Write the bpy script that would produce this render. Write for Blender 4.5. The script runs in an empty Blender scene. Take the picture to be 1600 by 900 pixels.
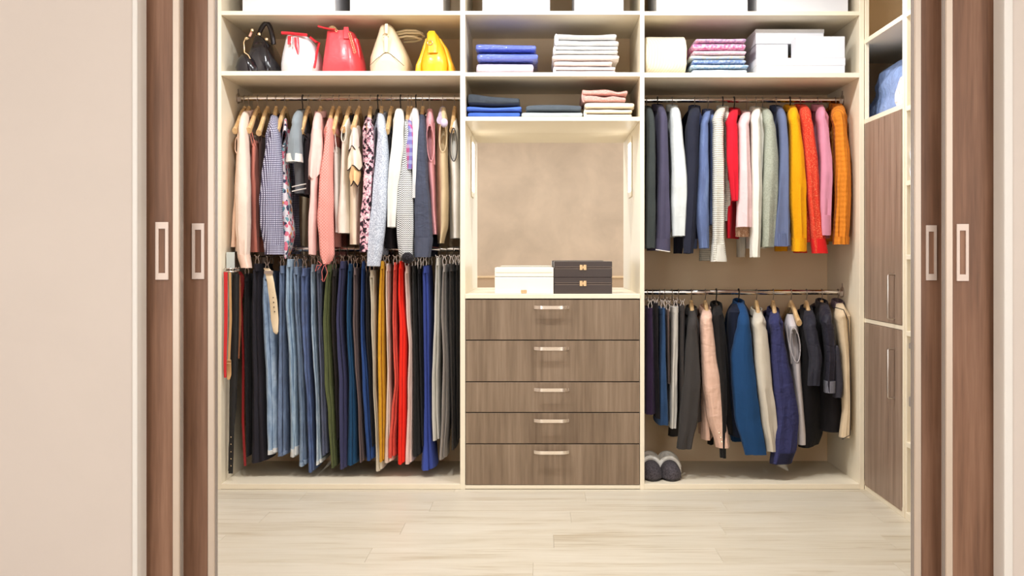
import bpy, bmesh, math, random
from mathutils import Vector, noise
random.seed(7)
C = bpy.context.scene.collection
PI = math.pi

# ------------------------------------------------------------------ camera, world, lights, exposure
F = 1693.0                      # focal length in pixels of the 1600 px frame
CX, CY, EYE = 842.0, 398.0, 1.105
cam_d = bpy.data.cameras.new('camera'); cam = bpy.data.objects.new('camera', cam_d); C.objects.link(cam)
cam.location = (0, 0, EYE); cam.rotation_euler = (PI/2, 0, 0)
cam_d.sensor_width = 36; cam_d.lens = F/1600*36
cam_d.shift_x = (800-CX)/1600; cam_d.shift_y = (CY-450)/1600
cam_d.clip_start = .05
bpy.context.scene.camera = cam
vs = bpy.context.scene.view_settings
vs.view_transform = 'Standard'; vs.look = 'None'; vs.gamma = 1; vs.use_curve_mapping = False
EXPOSURE = 0.0
vs.exposure = EXPOSURE
world = bpy.data.worlds.new('world'); bpy.context.scene.world = world
world.use_nodes = True
world.node_tree.nodes['Background'].inputs[0].default_value = (1, .96, .92, 1)
world.node_tree.nodes['Background'].inputs[1].default_value = .3

def area(name, loc, size, power, col, rot=(0, 0, 0), shape='DISK', size_y=None, spread=None):
    l = bpy.data.lights.new(name, 'AREA'); l.energy = power; l.color = col; l.shape = shape; l.size = size
    if size_y: l.size_y = size_y
    if spread: l.spread = spread
    o = bpy.data.objects.new(name, l); C.objects.link(o); o.location = loc; o.rotation_euler = rot
    return o
NEUT = (.96, .98, 1)
DL = [(-1.15, 4.35), (-.40, 4.35), (.35, 4.35), (1.05, 4.35)]
for i, (x, y) in enumerate(DL):
    area('closet_downlight_lamp', (x, y, 2.585), .07, 13, NEUT)
area('closet_ceiling_fill', (0, 4.0, 2.58), 2.2, 9, NEUT, shape='RECTANGLE', size_y=.5)  # added overhead fill for the closet, not a fitting
area('room_ceiling_fill', (.1, .4, 2.66), 2.6, 36, NEUT, shape='RECTANGLE', size_y=1.8)  # added broad fill for the front room, out of view
for x in (-1.95, 1.95):
    area('room_frontal_fill', (x, -1.13, 1.55), 1.5, 42, (.93, .97, 1), rot=(PI/2, 0, 0), shape='RECTANGLE', size_y=1.9)  # added frontal fill from behind the camera, to brighten the closet

# ------------------------------------------------------------------ helpers
def X(px, Y): return (px-CX)*Y/F
def Z(py, Y): return EYE-(py-CY)*Y/F
def lin(c):
    r = []
    for v in c:
        v = v/255
        r.append(v/12.92 if v <= .04045 else ((v+.055)/1.055)**2.4)
    return (r[0], r[1], r[2], 1)

def tag(o, label=None, cat=None, group=None, kind=None):
    if label: o['label'] = label
    if cat: o['category'] = cat
    if group: o['group'] = group
    if kind: o['kind'] = kind
    return o
def empty(name, loc, label, cat, group=None):
    o = bpy.data.objects.new(name, None); C.objects.link(o); o.location = loc; o.empty_display_size = .02
    return tag(o, label, cat, group)
WL = {}
def wloc(o):
    v = Vector((0, 0, 0))
    while o: v = v+Vector(o.location); o = o.parent
    return v
def obj(name, bm, mat, parent=None, smooth=True, origin=None):
    """world-space bmesh -> one linked mesh object whose origin is its parent's (or the given) point"""
    base = wloc(parent) if parent else Vector((0, 0, 0))
    org = Vector(origin) if origin is not None else base
    bmesh.ops.translate(bm, verts=bm.verts, vec=-org)
    me = bpy.data.meshes.new(name); bm.to_mesh(me); bm.free()
    if smooth:
        me.polygons.foreach_set('use_smooth', [True]*len(me.polygons))
        try: me.set_sharp_from_angle(angle=math.radians(42))
        except Exception: pass
    me.materials.append(mat)
    o = bpy.data.objects.new(name, me); C.objects.link(o)
    o.location = org-base if parent else org
    if parent: o.parent = parent
    return o
def one(name, bm, mat, origin, label, cat, group=None, smooth=True):
    return tag(obj(name, bm, mat, None, smooth, origin), label, cat, group)
def struct(name, bm, mat, parent=None, smooth=False, origin=None):
    o = obj(name, bm, mat, parent, smooth, origin)
    if parent is None: o['kind'] = 'structure'
    return o
def box(bm, x0, x1, y0, y1, z0, z1, bev=0.0, seg=1):
    if x1 < x0: x0, x1 = x1, x0
    if y1 < y0: y0, y1 = y1, y0
    if z1 < z0: z0, z1 = z1, z0
    vs_ = [bm.verts.new(p) for p in ((x0,y0,z0),(x1,y0,z0),(x1,y1,z0),(x0,y1,z0),(x0,y0,z1),(x1,y0,z1),(x1,y1,z1),(x0,y1,z1))]
    fs = [bm.faces.new([vs_[i] for i in q]) for q in ((0,3,2,1),(4,5,6,7),(0,1,5,4),(1,2,6,5),(2,3,7,6),(3,0,4,7))]
    if bev > 0:
        es = set(e for f in fs for e in f.edges)
        bmesh.ops.bevel(bm, geom=list(es), offset=bev, segments=seg, affect='EDGES', profile=.5)
    return bm
def B(*a, **k): return box(bmesh.new(), *a, **k)
def tube(bm, pts, r, n=8, closed=False, flat=None):
    """swept tube; r number or list; flat = (a, b) scales along the two frame axes"""
    pts = [Vector(p) for p in pts]; m = len(pts); rings = []
    up = Vector((0, 0, 1))
    t0 = (pts[1]-pts[0]).normalized()
    if abs(t0.dot(up)) > .9: up = Vector((1, 0, 0))
    a = t0.cross(up).normalized()
    for i, p in enumerate(pts):
        if closed: t = (pts[(i+1) % m]-pts[i-1]).normalized()
        else: t = (pts[min(i+1, m-1)]-pts[max(i-1, 0)]).normalized()
        a = (a-t*a.dot(t)).normalized(); b = t.cross(a)
        rr = r[i] if isinstance(r, (list, tuple)) else r
        fa, fb = flat if flat else (1, 1)
        rings.append([bm.verts.new(p+a*(rr*fa*math.cos(2*PI*k/n))+b*(rr*fb*math.sin(2*PI*k/n))) for k in range(n)])
    rng = range(m if closed else m-1)
    for i in rng:
        A, Bq = rings[i], rings[(i+1) % m]
        for k in range(n):
            bm.faces.new((A[k], A[(k+1) % n], Bq[(k+1) % n], Bq[k]))
    if not closed:
        bm.faces.new(rings[0][::-1]); bm.faces.new(rings[-1])
    return bm
def rings_mesh(bm, rings, cap0=True, cap1=True, skip=None):
    R = [[bm.verts.new(p) for p in r] for r in rings]; n = len(R[0])
    for i in range(len(R)-1):
        for k in range(n):
            if skip and skip(i, k): continue
            bm.faces.new((R[i][k], R[i+1][k], R[i+1][(k+1) % n], R[i][(k+1) % n]))
    if cap0: bm.faces.new(R[0])
    if cap1: bm.faces.new(R[-1][::-1])
    return R
def lathe(bm, prof, cx, cy, n=24, sx=1, sy=1, wob=0, seed=0):
    rings = []
    for (r, z) in prof:
        rings.append([Vector((cx+r*sx*math.cos(2*PI*k/n)*(1+wob*math.sin(6*2*PI*k/n+seed)), cy+r*sy*math.sin(2*PI*k/n)*(1+wob*math.sin(6*2*PI*k/n+seed)), z)) for k in range(n)])
    rings_mesh(bm, rings)
    return bm
def sgnpow(v, p): return math.copysign(abs(v)**p, v)

# ------------------------------------------------------------------ materials
class NT:
    def __init__(s, name):
        s.m = bpy.data.materials.new(name); s.m.use_nodes = True; s.t = s.m.node_tree; s.N = s.t.nodes
        s.b = s.N['Principled BSDF']
    def n(s, typ, ins=None, **props):
        nd = s.N.new(typ)
        for k, v in props.items(): setattr(nd, k, v)
        if ins:
            for k, v in ins.items():
                if isinstance(v, bpy.types.NodeSocket): s.t.links.new(v, nd.inputs[k])
                else: nd.inputs[k].default_value = v
        return nd
    def math(s, op, a, b=0.0, c=0.0):
        return s.n('ShaderNodeMath', {0: a, 1: b, 2: c}, operation=op).outputs[0]
    def mix(s, f, a, b, bt='MIX'):
        return s.n('ShaderNodeMix', {0: f, 6: a, 7: b}, data_type='RGBA', blend_type=bt).outputs[2]
    def obj(s): return s.n('ShaderNodeTexCoord').outputs['Object']
    def map(s, v, sc): return s.n('ShaderNodeMapping', {'Vector': v, 'Scale': sc}).outputs[0]
    def noise(s, v, scale, detail=2, rough=.5, dist=0):
        return s.n('ShaderNodeTexNoise', {'Vector': v, 'Scale': scale, 'Detail': detail, 'Roughness': rough, 'Distortion': dist}).outputs[0]
    def ramp(s, f, stops, interp='LINEAR'):
        nd = s.n('ShaderNodeValToRGB', {0: f}); cr = nd.color_ramp; cr.interpolation = interp
        while len(cr.elements) < len(stops): cr.elements.new(.5)
        for e, (p, c) in zip(cr.elements, stops): e.position = p; e.color = c
        return nd.outputs[0]
    def bump(s, h, strength=.3, dist=.01, normal=None):
        ins = {'Height': h, 'Strength': strength, 'Distance': dist}
        if normal is not None: ins['Normal'] = normal
        return s.n('ShaderNodeBump', ins).outputs[0]
    def set(s, **k):
        for kk, v in k.items():
            kk = kk.replace('_', ' ')
            if isinstance(v, bpy.types.NodeSocket): s.t.links.new(v, s.b.inputs[kk])
            else: s.b.inputs[kk].default_value = v
        return s.m
def g(v): return (v, v, v, 1)
def plain(name, rgb, rough=.5, metal=0, spec=.5, coat=0, var=.04):
    t = NT(name); v = t.obj()
    nz = t.noise(v, 6, 3)
    col = t.mix(nz, tuple(min(1, c*(1-var)) for c in lin(rgb)[:3])+(1,), tuple(min(1, c*(1+var)) for c in lin(rgb)[:3])+(1,))
    return t.set(Base_Color=col, Roughness=rough, Metallic=metal, Specular_IOR_Level=spec, Coat_Weight=coat)
def wood(name, rgb, dark, light, axis='Z', fine=55, rough=.45, cath=.5):
    t = NT(name); v = t.obj()
    rnd = t.n('ShaderNodeObjectInfo').outputs['Random']
    off = t.n('ShaderNodeCombineXYZ', {0: t.math('MULTIPLY', rnd, 7.0), 1: t.math('MULTIPLY', rnd, 3.0), 2: t.math('MULTIPLY', rnd, 11.0)}).outputs[0]
    vv = t.n('ShaderNodeVectorMath', {0: v, 1: off}, operation='ADD').outputs[0]
    sc = {'Z': (1, 1, .045), 'X': (.045, 1, 1)}[axis]
    sb = {'Z': (1, 1, .10), 'X': (.10, 1, 1)}[axis]
    a = t.noise(t.map(vv, sc), fine, 4, .62)
    b = t.noise(t.map(vv, sb), 7, 3, .55, .6)
    w = t.n('ShaderNodeTexWave', {'Vector': t.map(vv, sb), 'Scale': 4.2, 'Distortion': 9.0, 'Detail': 2.0, 'Detail Scale': 1.2}, wave_type='RINGS').outputs[1]
    f = t.math('ADD', t.math('MULTIPLY', a, .62), t.math('ADD', t.math('MULTIPLY', b, .38-.1*cath), t.math('MULTIPLY', w, .16*cath)))
    col = t.ramp(f, [(.30, lin(dark)), (.50, lin(rgb)), (.70, lin(light))])
    return t.set(Base_Color=col, Roughness=rough, Normal=t.bump(a, .12, .0015), Specular_IOR_Level=.35)
M = {}
M['cream'] = plain('cream_laminate', (243, 231, 207), .42, spec=.4, var=.015)
M['cream_dark'] = plain('cream_laminate_shade', (250, 222, 184), .5, spec=.3, var=.02)  # same laminate as cream, with the interior's warm shade put into the colour
M['oak'] = wood('brown_oak_laminate', (133, 112, 91), (108, 88, 69), (154, 132, 110))
M['door_oak'] = wood('red_brown_oak', (136, 98, 76), (100, 70, 53), (162, 122, 98), fine=50)
M['side_oak'] = wood('grey_brown_oak', (144, 121, 104), (118, 96, 81), (166, 143, 125), fine=60)
M['alu'] = plain('champagne_aluminium', (214, 195, 178), .38, .35)
M['alu_grey'] = plain('grey_aluminium', (165, 158, 155), .35, .5)
M['handle_white'] = plain('satin_handle', (226, 205, 192), .4, .15)
M['chrome'] = plain('polished_chrome', (225, 220, 214), .12, 1, var=.01)
M['steel'] = plain('brushed_steel', (190, 178, 168), .28, .9)
M['satin'] = plain('satin_nickel', (240, 228, 214), .26, .85, var=.01)
M['gold'] = plain('pale_gold_metal', (238, 208, 164), .25, .85)
M['blackmetal'] = plain('black_metal', (45, 38, 34), .4, .3)
M['whitebox'] = plain('white_card', (226, 226, 230), .5, spec=.3, var=.01)
M['jewelwhite'] = plain('white_leatherette', (240, 234, 224), .4, var=.01)
M['jewelblack'] = plain('dark_brown_leatherette', (62, 50, 46), .35)
M['ceiling'] = plain('white_ceiling_paint', (246, 243, 238), .8, var=.01)
M['trimwhite'] = plain('white_lacquer', (236, 230, 224), .4, var=.01)
M['hangwood'] = wood('pale_hanger_wood', (224, 184, 130), (205, 160, 105), (238, 205, 160), fine=80, rough=.35)
M['darkplastic'] = plain('dark_plastic', (40, 34, 32), .4)
M['lilac'] = plain('lilac_satin', (215, 200, 225), .35)
def _wall(name, rgb, amt=.05):
    t = NT(name); v = t.obj()
    f = t.noise(v, 2.2, 5, .6, .4)
    k = t.ramp(f, [(.3, tuple(c*(1-amt) for c in lin(rgb)[:3])+(1,)), (.7, tuple(min(1, c*(1+amt)) for c in lin(rgb)[:3])+(1,))])
    return t.set(Base_Color=k, Roughness=.75, Specular_IOR_Level=.2, Normal=t.bump(t.noise(v, 120, 3), .05, .002))
M['wall'] = _wall('peach_wall_paint', (219, 206, 197), .02)
M['plaster'] = _wall('mottled_beige_plaster', (212, 193, 174), .13)
def _mirror():
    t = NT('mirror_glass'); return t.set(Base_Color=(.93, .92, .89, 1), Metallic=1.0, Roughness=.015)
M['mirror'] = _mirror()
def _floor():
    t = NT('pale_oak_floor'); v = t.obj()
    rnd = t.n('ShaderNodeObjectInfo').outputs['Random']
    off = t.n('ShaderNodeCombineXYZ', {0: t.math('MULTIPLY', rnd, 9.0), 1: t.math('MULTIPLY', rnd, 5.0), 2: 0.0}).outputs[0]
    vv = t.n('ShaderNodeVectorMath', {0: v, 1: off}, operation='ADD').outputs[0]
    a = t.noise(t.map(vv, (.06, 1, 1)), 60, 4, .6)
    b = t.noise(t.map(vv, (.14, 1, 1)), 9, 4, .6, .8)
    f = t.math('ADD', t.math('MULTIPLY', a, .4), t.math('MULTIPLY', b, .6))
    col = t.ramp(f, [(.30, lin((184, 167, 139))), (.46, lin((214, 204, 184))), (.72, lin((227, 220, 204)))])
    kn = t.noise(t.map(vv, (.32, 1, 1)), 7.5, 2, .5, .5)
    knm = t.ramp(kn, [(.69, g(0)), (.78, g(1))])
    col = t.mix(t.math('MULTIPLY', knm, .55), col, lin((150, 122, 82)))
    tint = t.mix(rnd, (.94, .93, .91, 1), (1.0, 1.0, 1.0, 1))
    col = t.mix(1.0, col, tint, 'MULTIPLY')
    return t.set(Base_Color=col, Roughness=.42, Specular_IOR_Level=.35, Normal=t.bump(a, .08, .001))
M['floor'] = _floor()
def _emit(name, col, s):
    t = NT(name); return t.set(Base_Color=(1, 1, 1, 1), Emission_Color=col, Emission_Strength=s)
M['lamp'] = _emit('lamp_diffuser', (1, .95, .87, 1), 6)

CL = {}
def cloth(rgb, pat=None, c2=None, c3=None, rough=.85, fold=.24, k=1.0, sheen=.04):
    key = (rgb, pat, c2, c3, rough, fold, k)
    if key in CL: return CL[key]
    t = NT('fabric_%s' % (pat or 'plain')); v = t.obj()
    sep = t.n('ShaderNodeSeparateXYZ', {0: v}).outputs
    xy = t.math('ADD', sep[0], t.math('MULTIPLY', sep[1], .8)); z = sep[2]
    base = lin(rgb); nz = t.noise(t.map(v, (1, 1, .35)), 22, 3, .6)
    col = t.mix(nz, tuple(c*.88 for c in base[:3])+(1,), tuple(min(1, c*1.1) for c in base[:3])+(1,))
    h = t.noise(v, 420, 1)
    bs, bd = .25, .0012
    if pat == 'dots':
        a = t.math('MULTIPLY', t.math('SINE', t.math('MULTIPLY', xy, 560*k)), t.math('SINE', t.math('MULTIPLY', z, 560*k)))
        col = t.mix(t.ramp(t.math('ABSOLUTE', a), [(.38, g(0)), (.6, g(1))]), col, lin(c2))
    elif pat == 'check':
        a = t.math('GREATER_THAN', t.math('SINE', t.math('MULTIPLY', xy, 330*k)), .15)
        b = t.math('GREATER_THAN', t.math('SINE', t.math('MULTIPLY', z, 330*k)), .15)
        col = t.mix(t.math('MULTIPLY', a, .55), col, lin(c2)); col = t.mix(t.math('MULTIPLY', b, .45), col, lin(c3 or c2))
    elif pat == 'floral':
        vo = t.n('ShaderNodeTexVoronoi', {'Vector': v, 'Scale': 60*k, 'Randomness': 1.0})
        ccol = t.ramp(t.n('ShaderNodeSeparateColor', {0: vo.outputs['Color']}).outputs[0],
                      [(0, base), (.22, lin(c2)), (.48, lin(c3)), (.66, lin((236, 170, 90))), (.74, lin((70, 70, 96)))], 'CONSTANT')
        edge = t.math('LESS_THAN', vo.outputs['Distance'], .60)
        col = t.mix(edge, base, ccol)
    elif pat == 'mottle':
        f = t.noise(v, 150*k, 2, .6)
        col = t.mix(t.ramp(f, [(.42, g(0)), (.58, g(1))]), col, lin(c2))
    elif pat == 'blotch':
        f = t.noise(v, 42*k, 2, .55, .6)
        col = t.ramp(f, [(.0, lin(c3)), (.46, lin(c3)), (.47, base), (.55, lin(c2)), (.62, base)], 'CONSTANT')
    elif pat == 'chevron':
        tri = t.math('PINGPONG', xy, .006)
        a = t.math('SINE', t.math('MULTIPLY', t.math('ADD', z, tri), 640*k))
        col = t.mix(t.math('GREATER_THAN', a, .25), col, lin(c2))
    elif pat == 'lattice':
        a = t.math('SINE', t.math('MULTIPLY', t.math('ADD', xy, z), 420*k)); b = t.math('SINE', t.math('MULTIPLY', t.math('SUBTRACT', xy, z), 420*k))
        col = t.mix(t.math('MULTIPLY', t.math('GREATER_THAN', t.math('MAXIMUM', a, b), .75), .6), col, lin(c2))
    elif pat == 'stripe':
        a = t.math('SINE', t.math('MULTIPLY', z, 620*k))
        col = t.mix(t.ramp(a, [(.35, g(0)), (.75, g(.75))]), col, lin(c2)); h = a; bs, bd = .35, .003
    elif pat == 'vstripe':
        a = t.math('SINE', t.math('MULTIPLY', xy, 900*k))
        col = t.mix(t.ramp(a, [(.35, g(0)), (.75, g(.6))]), col, lin(c2))
    elif pat == 'knit':
        a = t.math('SINE', t.math('MULTIPLY', t.math('ADD', z, t.math('PINGPONG', xy, .004)), 900*k))
        h = t.math('ADD', a, t.math('MULTIPLY', t.noise(v, 160, 2), 1.5)); bs, bd = .35, .002
        col = t.mix(t.math('MULTIPLY', t.ramp(h, [(.2, g(1)), (.9, g(0))]), .15), col, tuple(c*.62 for c in base[:3])+(1,))
    elif pat == 'cable':
        a = t.math('SINE', t.math('MULTIPLY', xy, 330)); b = t.math('SINE', t.math('MULTIPLY', z, 260))
        h = t.math('ADD', a, t.math('MULTIPLY', b, .2)); bs, bd = .7, .004
        col = t.mix(t.math('MULTIPLY', t.ramp(h, [(0, g(1)), (.6, g(0))]), .25), col, tuple(c*.55 for c in base[:3])+(1,))
    elif pat == 'denim':
        f = t.noise(t.map(v, (1, 1, .3)), 26*k, 4, .6, .5)
        col = t.ramp(f, [(.32, lin(c2)), (.55, base), (.75, lin(c3))])
        tw = t.math('SINE', t.math('MULTIPLY', t.math('ADD', xy, z), 1500)); h = tw
        col = t.mix(.10, col, lin((235, 240, 245)))
    elif pat == 'speck':
        f = t.noise(v, 240*k, 1); col = t.mix(t.ramp(f, [(.55, g(0)), (.66, g(1))]), col, lin(c2)); bs, bd = .6, .003
    fz = t.noise(t.map(v, (1, 1, .16)), 38, 2, .5, .3)
    cr = t.noise(t.map(v, (.6, .6, 1.3)), 26, 2, .5, .8)
    n1 = t.bump(fz, fold, .012); n2 = t.bump(cr, min(1, fold*.9), .009, n1); n3 = t.bump(h, bs, bd, n2)
    CL[key] = t.set(Base_Color=col, Roughness=rough, Normal=n3, Specular_IOR_Level=.18, Sheen_Weight=sheen, Sheen_Roughness=.5)
    return CL[key]
def leather(name, rgb, rough=.3, coat=.3):
    t = NT(name); v = t.obj(); nz = t.noise(v, 12, 3)
    b = lin(rgb); col = t.mix(nz, tuple(c*.88 for c in b[:3])+(1,), tuple(min(1, c*1.08) for c in b[:3])+(1,))
    vo = t.n('ShaderNodeTexVoronoi', {'Vector': v, 'Scale': 260.0}).outputs[0]
    n1 = t.bump(t.noise(v, 16, 2, .5, .5), .35, .012)
    return t.set(Base_Color=col, Roughness=rough, Coat_Weight=coat, Coat_Roughness=.15, Normal=t.bump(vo, .12, .001, n1))

# ------------------------------------------------------------------ the room shell
YF, YB = 5.10, 5.68            # front plane and back of the wardrobes
ZC = 2.62
# floor of separate laminate planks laid across the view
floor = struct('floor', B(-3.0, 3.0, -1.6, 5.80, -.06, -.013), M['cream_dark'], origin=(0, 0, 0))
PW, PL = .1925, 1.29
row = 0; y = -1.5
plank_cache = {}
while y < 5.74:
    x = -3.0-((row*.47) % 1.0)*PL
    while x < 3.0:
        x0, x1 = max(x, -3.0), min(x+PL, 3.0)
        if x1-x0 > .02:
            key = (round(x1-x0, 3),)
            if key not in plank_cache:
                b = bmesh.new(); box(b, 0, x1-x0-.0006, 0, PW-.0006, -.012, 0, .0006)
                o = obj('plank', b, M['floor'], None, False, (0, 0, 0)); plank_cache[key] = o.data
                o.location = (x0, y, 0); o.parent = floor
            else:
                o = bpy.data.objects.new('plank', plank_cache[key]); C.objects.link(o); o.parent = floor; o.location = (x0, y, 0)
        x += PL
    y += PW; row += 1
struct('ceiling', B(-3.1, 3.1, -1.7, 5.85, ZC+.10, ZC+.2), M['ceiling'])
struct('ceiling_closet', B(-1.70, 2.20, 3.25, 5.78, ZC, ZC+.1), M['ceiling'])
struct('wall_back', B(-1.7, 2.2, 5.70, 5.78, 0, ZC), M['wall'])
struct('wall_left', B(-1.66, -1.56, 3.25, 5.70, 0, ZC), M['wall'])
struct('wall_right', B(2.12, 2.20, 3.25, 5.70, 0, ZC), M['wall'])
struct('wall_room_left', B(-3.1, -3.0, -1.6, 2.95, 0, ZC+.1), M['wall'])
struct('wall_room_right', B(3.0, 3.1, -1.6, 2.95, 0, ZC+.1), M['wall'])
wr = struct('wall_room_back', B(-3.1, 3.1, -1.7, -1.2, 0, ZC+.1), M['plaster'], origin=(0, -1.2, 0))
# low moulded dado on the far wall, seen in the mirror
struct('trim_1', B(-3.0, 3.0, -1.2, -1.17, 0, .84, .002), _wall('dado_paint', (204, 178, 152), .05))
struct('trim_2', B(-3.0, 3.0, -1.2, -1.155, .84, .862, .004), M['cream_dark'])
for i, x in enumerate((-1.95, 1.95)):
    w = struct('window_%d' % (i+1), B(x-.76, x+.76, -1.199, -1.16, .58, 2.52, .002), M['trimwhite'], origin=(x, -1.2, 1.55))  # made-up frame around each added fill light, out of view
    m = bmesh.new(); box(m, x-.73, x+.73, -1.161, -1.155, .61, 2.49); obj('pane', m, plain('window_pane', (225, 232, 240), .1), w, False)  # pane of the made-up frame
# partition with the sliding door opening
XL, XR = -1.104, 1.277
struct('wall_front_left', B(-3.1, XL, 2.95, 3.015, 0, ZC+.1), M['wall'])
struct('wall_front_right', B(XR, 3.1, 2.95, 3.015, 0, ZC+.1), M['wall'])
struct('wall_front_top', B(XL, XR, 2.95, 3.25, 2.45, ZC+.1), M['wall'])
# door pocket behind the partition
struct('wall_pocket_left', B(-3.1, -1.66, 3.20, 3.25, 0, ZC+.1), M['wall'])
struct('wall_pocket_right', B(2.2, 3.1, 3.20, 3.25, 0, ZC+.1), M['wall'])
# jambs
struct('trim_3', B(XL-.002, XL+.012, 2.944, 3.018, 0, 2.45, .003, 2), M['trimwhite'])
struct('trim_4', B(XR-.012, XR+.012, 2.944, 3.018, 0, 2.45, .003, 2), M['trimwhite'])

# ------------------------------------------------------------------ sliding doors
def sliding_door(name, xa, xb, yf, edge, hx0, hx1, hy0, hy1):
    """xa..xb door extent, edge = +1 when the leading (visible) edge is at xb"""
    th = .038; z0, z1 = .012, 2.44; pw = .019
    root = struct(name, B(xa+pw, xb-pw, yf+.006, yf+th-.004, z0+.02, z1-.02), M['door_oak'], origin=((xa+xb)/2, yf, 0))
    for (a, b) in ((xa, xa+pw), (xb-pw, xb)):
        m = bmesh.new(); box(m, a, b, yf, yf+th, z0, z1, .0015)
        obj('frame_profile', m, M['alu'], root, False)
        e = b if b == xb else a
        s = 1 if b == xb else -1
        m = bmesh.new(); box(m, e, e+s*.0015, yf+.010, yf+.016, z0, z1); box(m, e, e+s*.0015, yf+.024, yf+.030, z0, z1)
        obj('profile_groove', m, M['alu_grey'], root, False)
    m = bmesh.new(); box(m, xa+pw, xb-pw, yf, yf+th, z0, z0+.03, .001); obj('bottom_rail', m, M['alu'], root, False)
    m = bmesh.new(); box(m, xa+pw, xb-pw, yf, yf+th, z1-.03, z1, .001); obj('top_rail', m, M['alu'], root, False)
    # recessed pull: raised frame around a sunk wooden inlay
    X0, X1 = X(hx0, yf), X(hx1, yf); Z1, Z0 = Z(hy0, yf), Z(hy1, yf)
    w = (X1-X0)*.24; h = (Z1-Z0)*.115
    m = bmesh.new()
    box(m, X0, X0+w, yf-.0015, yf+.006, Z0, Z1); box(m, X1-w, X1, yf-.0015, yf+.006, Z0, Z1)
    box(m, X0+w, X1-w, yf-.0015, yf+.006, Z0, Z0+h); box(m, X0+w, X1-w, yf-.0015, yf+.006, Z1-h, Z1)
    hd = obj('handle', m, M['handle_white'], root, False)
    m = bmesh.new(); box(m, X0+w, X1-w, yf+.0035, yf+.007, Z0+h, Z1-h); obj('handle_inlay', m, M['door_oak'], hd, False)
sliding_door('door_1', -1.92, X(280, 3.03), 3.03, 1, 243, 263, 347, 437)
sliding_door('door_2', -1.84, X(334.5, 3.12), 3.12, 1, 300, 319, 349, 436)
sliding_door('door_3', X(1429.5, 3.12), 2.05, 3.12, -1, 1447, 1463.5, 352, 438)
sliding_door('door_4', X(1478.5, 3.03), 2.13, 3.03, -1, 1495, 1513.5, 350, 439)
struct('trim_5', B(-1.9, 2.1, 3.02, 3.18, 0.0, .006), M['alu_grey'])

# ------------------------------------------------------------------ wardrobe units
def fz(py): return Z(py, YF)
def fx(px): return X(px, YF)
xl0, xl1 = fx(338), fx(345.5); dA0, dA1 = fx(719), fx(727); dB0, dB1 = fx(1000), fx(1007); xr0, xr1 = fx(1343), fx(1350.5)
def board(name, parent, x0, x1, y0, y1, z0, z1, m='cream', bev=.0012):
    return obj(name, B(x0, x1, y0, y1, z0, z1, bev), M[m], parent, False)
RAILY = 5.38
def rail(parent, x0, x1, py):
    z = Z(py, RAILY); m = bmesh.new()
    tube(m, [(x0, RAILY, z), (x1, RAILY, z)], .0125, 16)
    r = obj('hanging_rail', m, M['chrome'], parent)
    for xx, s in ((x0, 1), (x1, -1)):
        m = bmesh.new(); tube(m, [(xx, RAILY, z), (xx+s*.006, RAILY, z)], .026, 16); box(m, xx, xx+s*.02, RAILY-.015, RAILY+.015, z-.02, z+.004, .001)
        box(m, xx, xx+s*.004, RAILY-.006, RAILY+.006, z, z+.045)
        obj('rail_bracket', m, M['steel'], r)
    return z
TOPZ = 2.60
# left unit
uL = empty('wardrobe_unit', ((xl0+dA0)/2, 5.39, 0), 'cream wardrobe bay with handbag shelf above two crowded rails of tops and trousers', 'wardrobe', 'wardrobe bays along the far wall')
board('side_panel', uL, xl0, xl1, YF, YB, 0, TOPZ)
sh = []
for nm, x0, x1, u in (('L', xl1, dA0, uL),):
    board('top_panel', u, x0, x1, YF, YB, TOPZ-.022, TOPZ)
    board('shelf', u, x0, x1, YF, YB-.012, fz(23.5), fz(17))
    board('shelf', u, x0, x1, YF, YB-.012, fz(118), fz(111))
    board('bottom_panel', u, x0, x1, YF, YB-.012, fz(764.5), fz(756))
    board('back_panel', u, x0, x1, YB-.012, YB, 0, TOPZ-.022, 'cream_dark')
    m = bmesh.new(); box(m, x0, x1, YF+.012, YF+.03, 0.0, .0012+fz(764.5)); obj('plinth', m, M['cream_dark'], u, False)
zUL = rail(uL, xl1, dA0, 153.5); zLL = rail(uL, xl1, dA0, 389)
# middle unit (owns the two dividers)
uM = empty('drawer_unit', ((dA0+dB1)/2, 5.39, 0), 'cream wardrobe bay with five brown drawers below a lit mirror niche', 'wardrobe', 'wardrobe bays along the far wall')
board('side_panel', uM, dA0, dA1, YF, YB, 0, TOPZ); board('side_panel', uM, dB0, dB1, YF, YB, 0, TOPZ)
board('top_panel', uM, dA1, dB0, YF, YB, TOPZ-.022, TOPZ)
for a, b in ((17, 23), (113, 119.5), (182.5, 189)):
    board('shelf', uM, dA1, dB0, YF, YB-.012, fz(b), fz(a))
board('counter', uM, dA1, dB0, YF-.004, YB-.012, fz(466.5), fz(459.5))
YM = 5.60
board('back_panel', uM, dA1, dB0, YB-.012, YB, 0, TOPZ-.022, 'cream_dark')
m = bmesh.new(); box(m, dA1, dB0, YM, YM+.006, fz(459.5), fz(189)); obj('mirror', m, M['mirror'], uM, False)
m = bmesh.new(); box(m, dA1, dB0, YF+.02, YB-.012, .0, fz(760)); obj('plinth_body', m, M['cream'], uM, False)
board('plinth', uM, dA1, dB0, YF, YF+.02, .003, fz(758))
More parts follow.
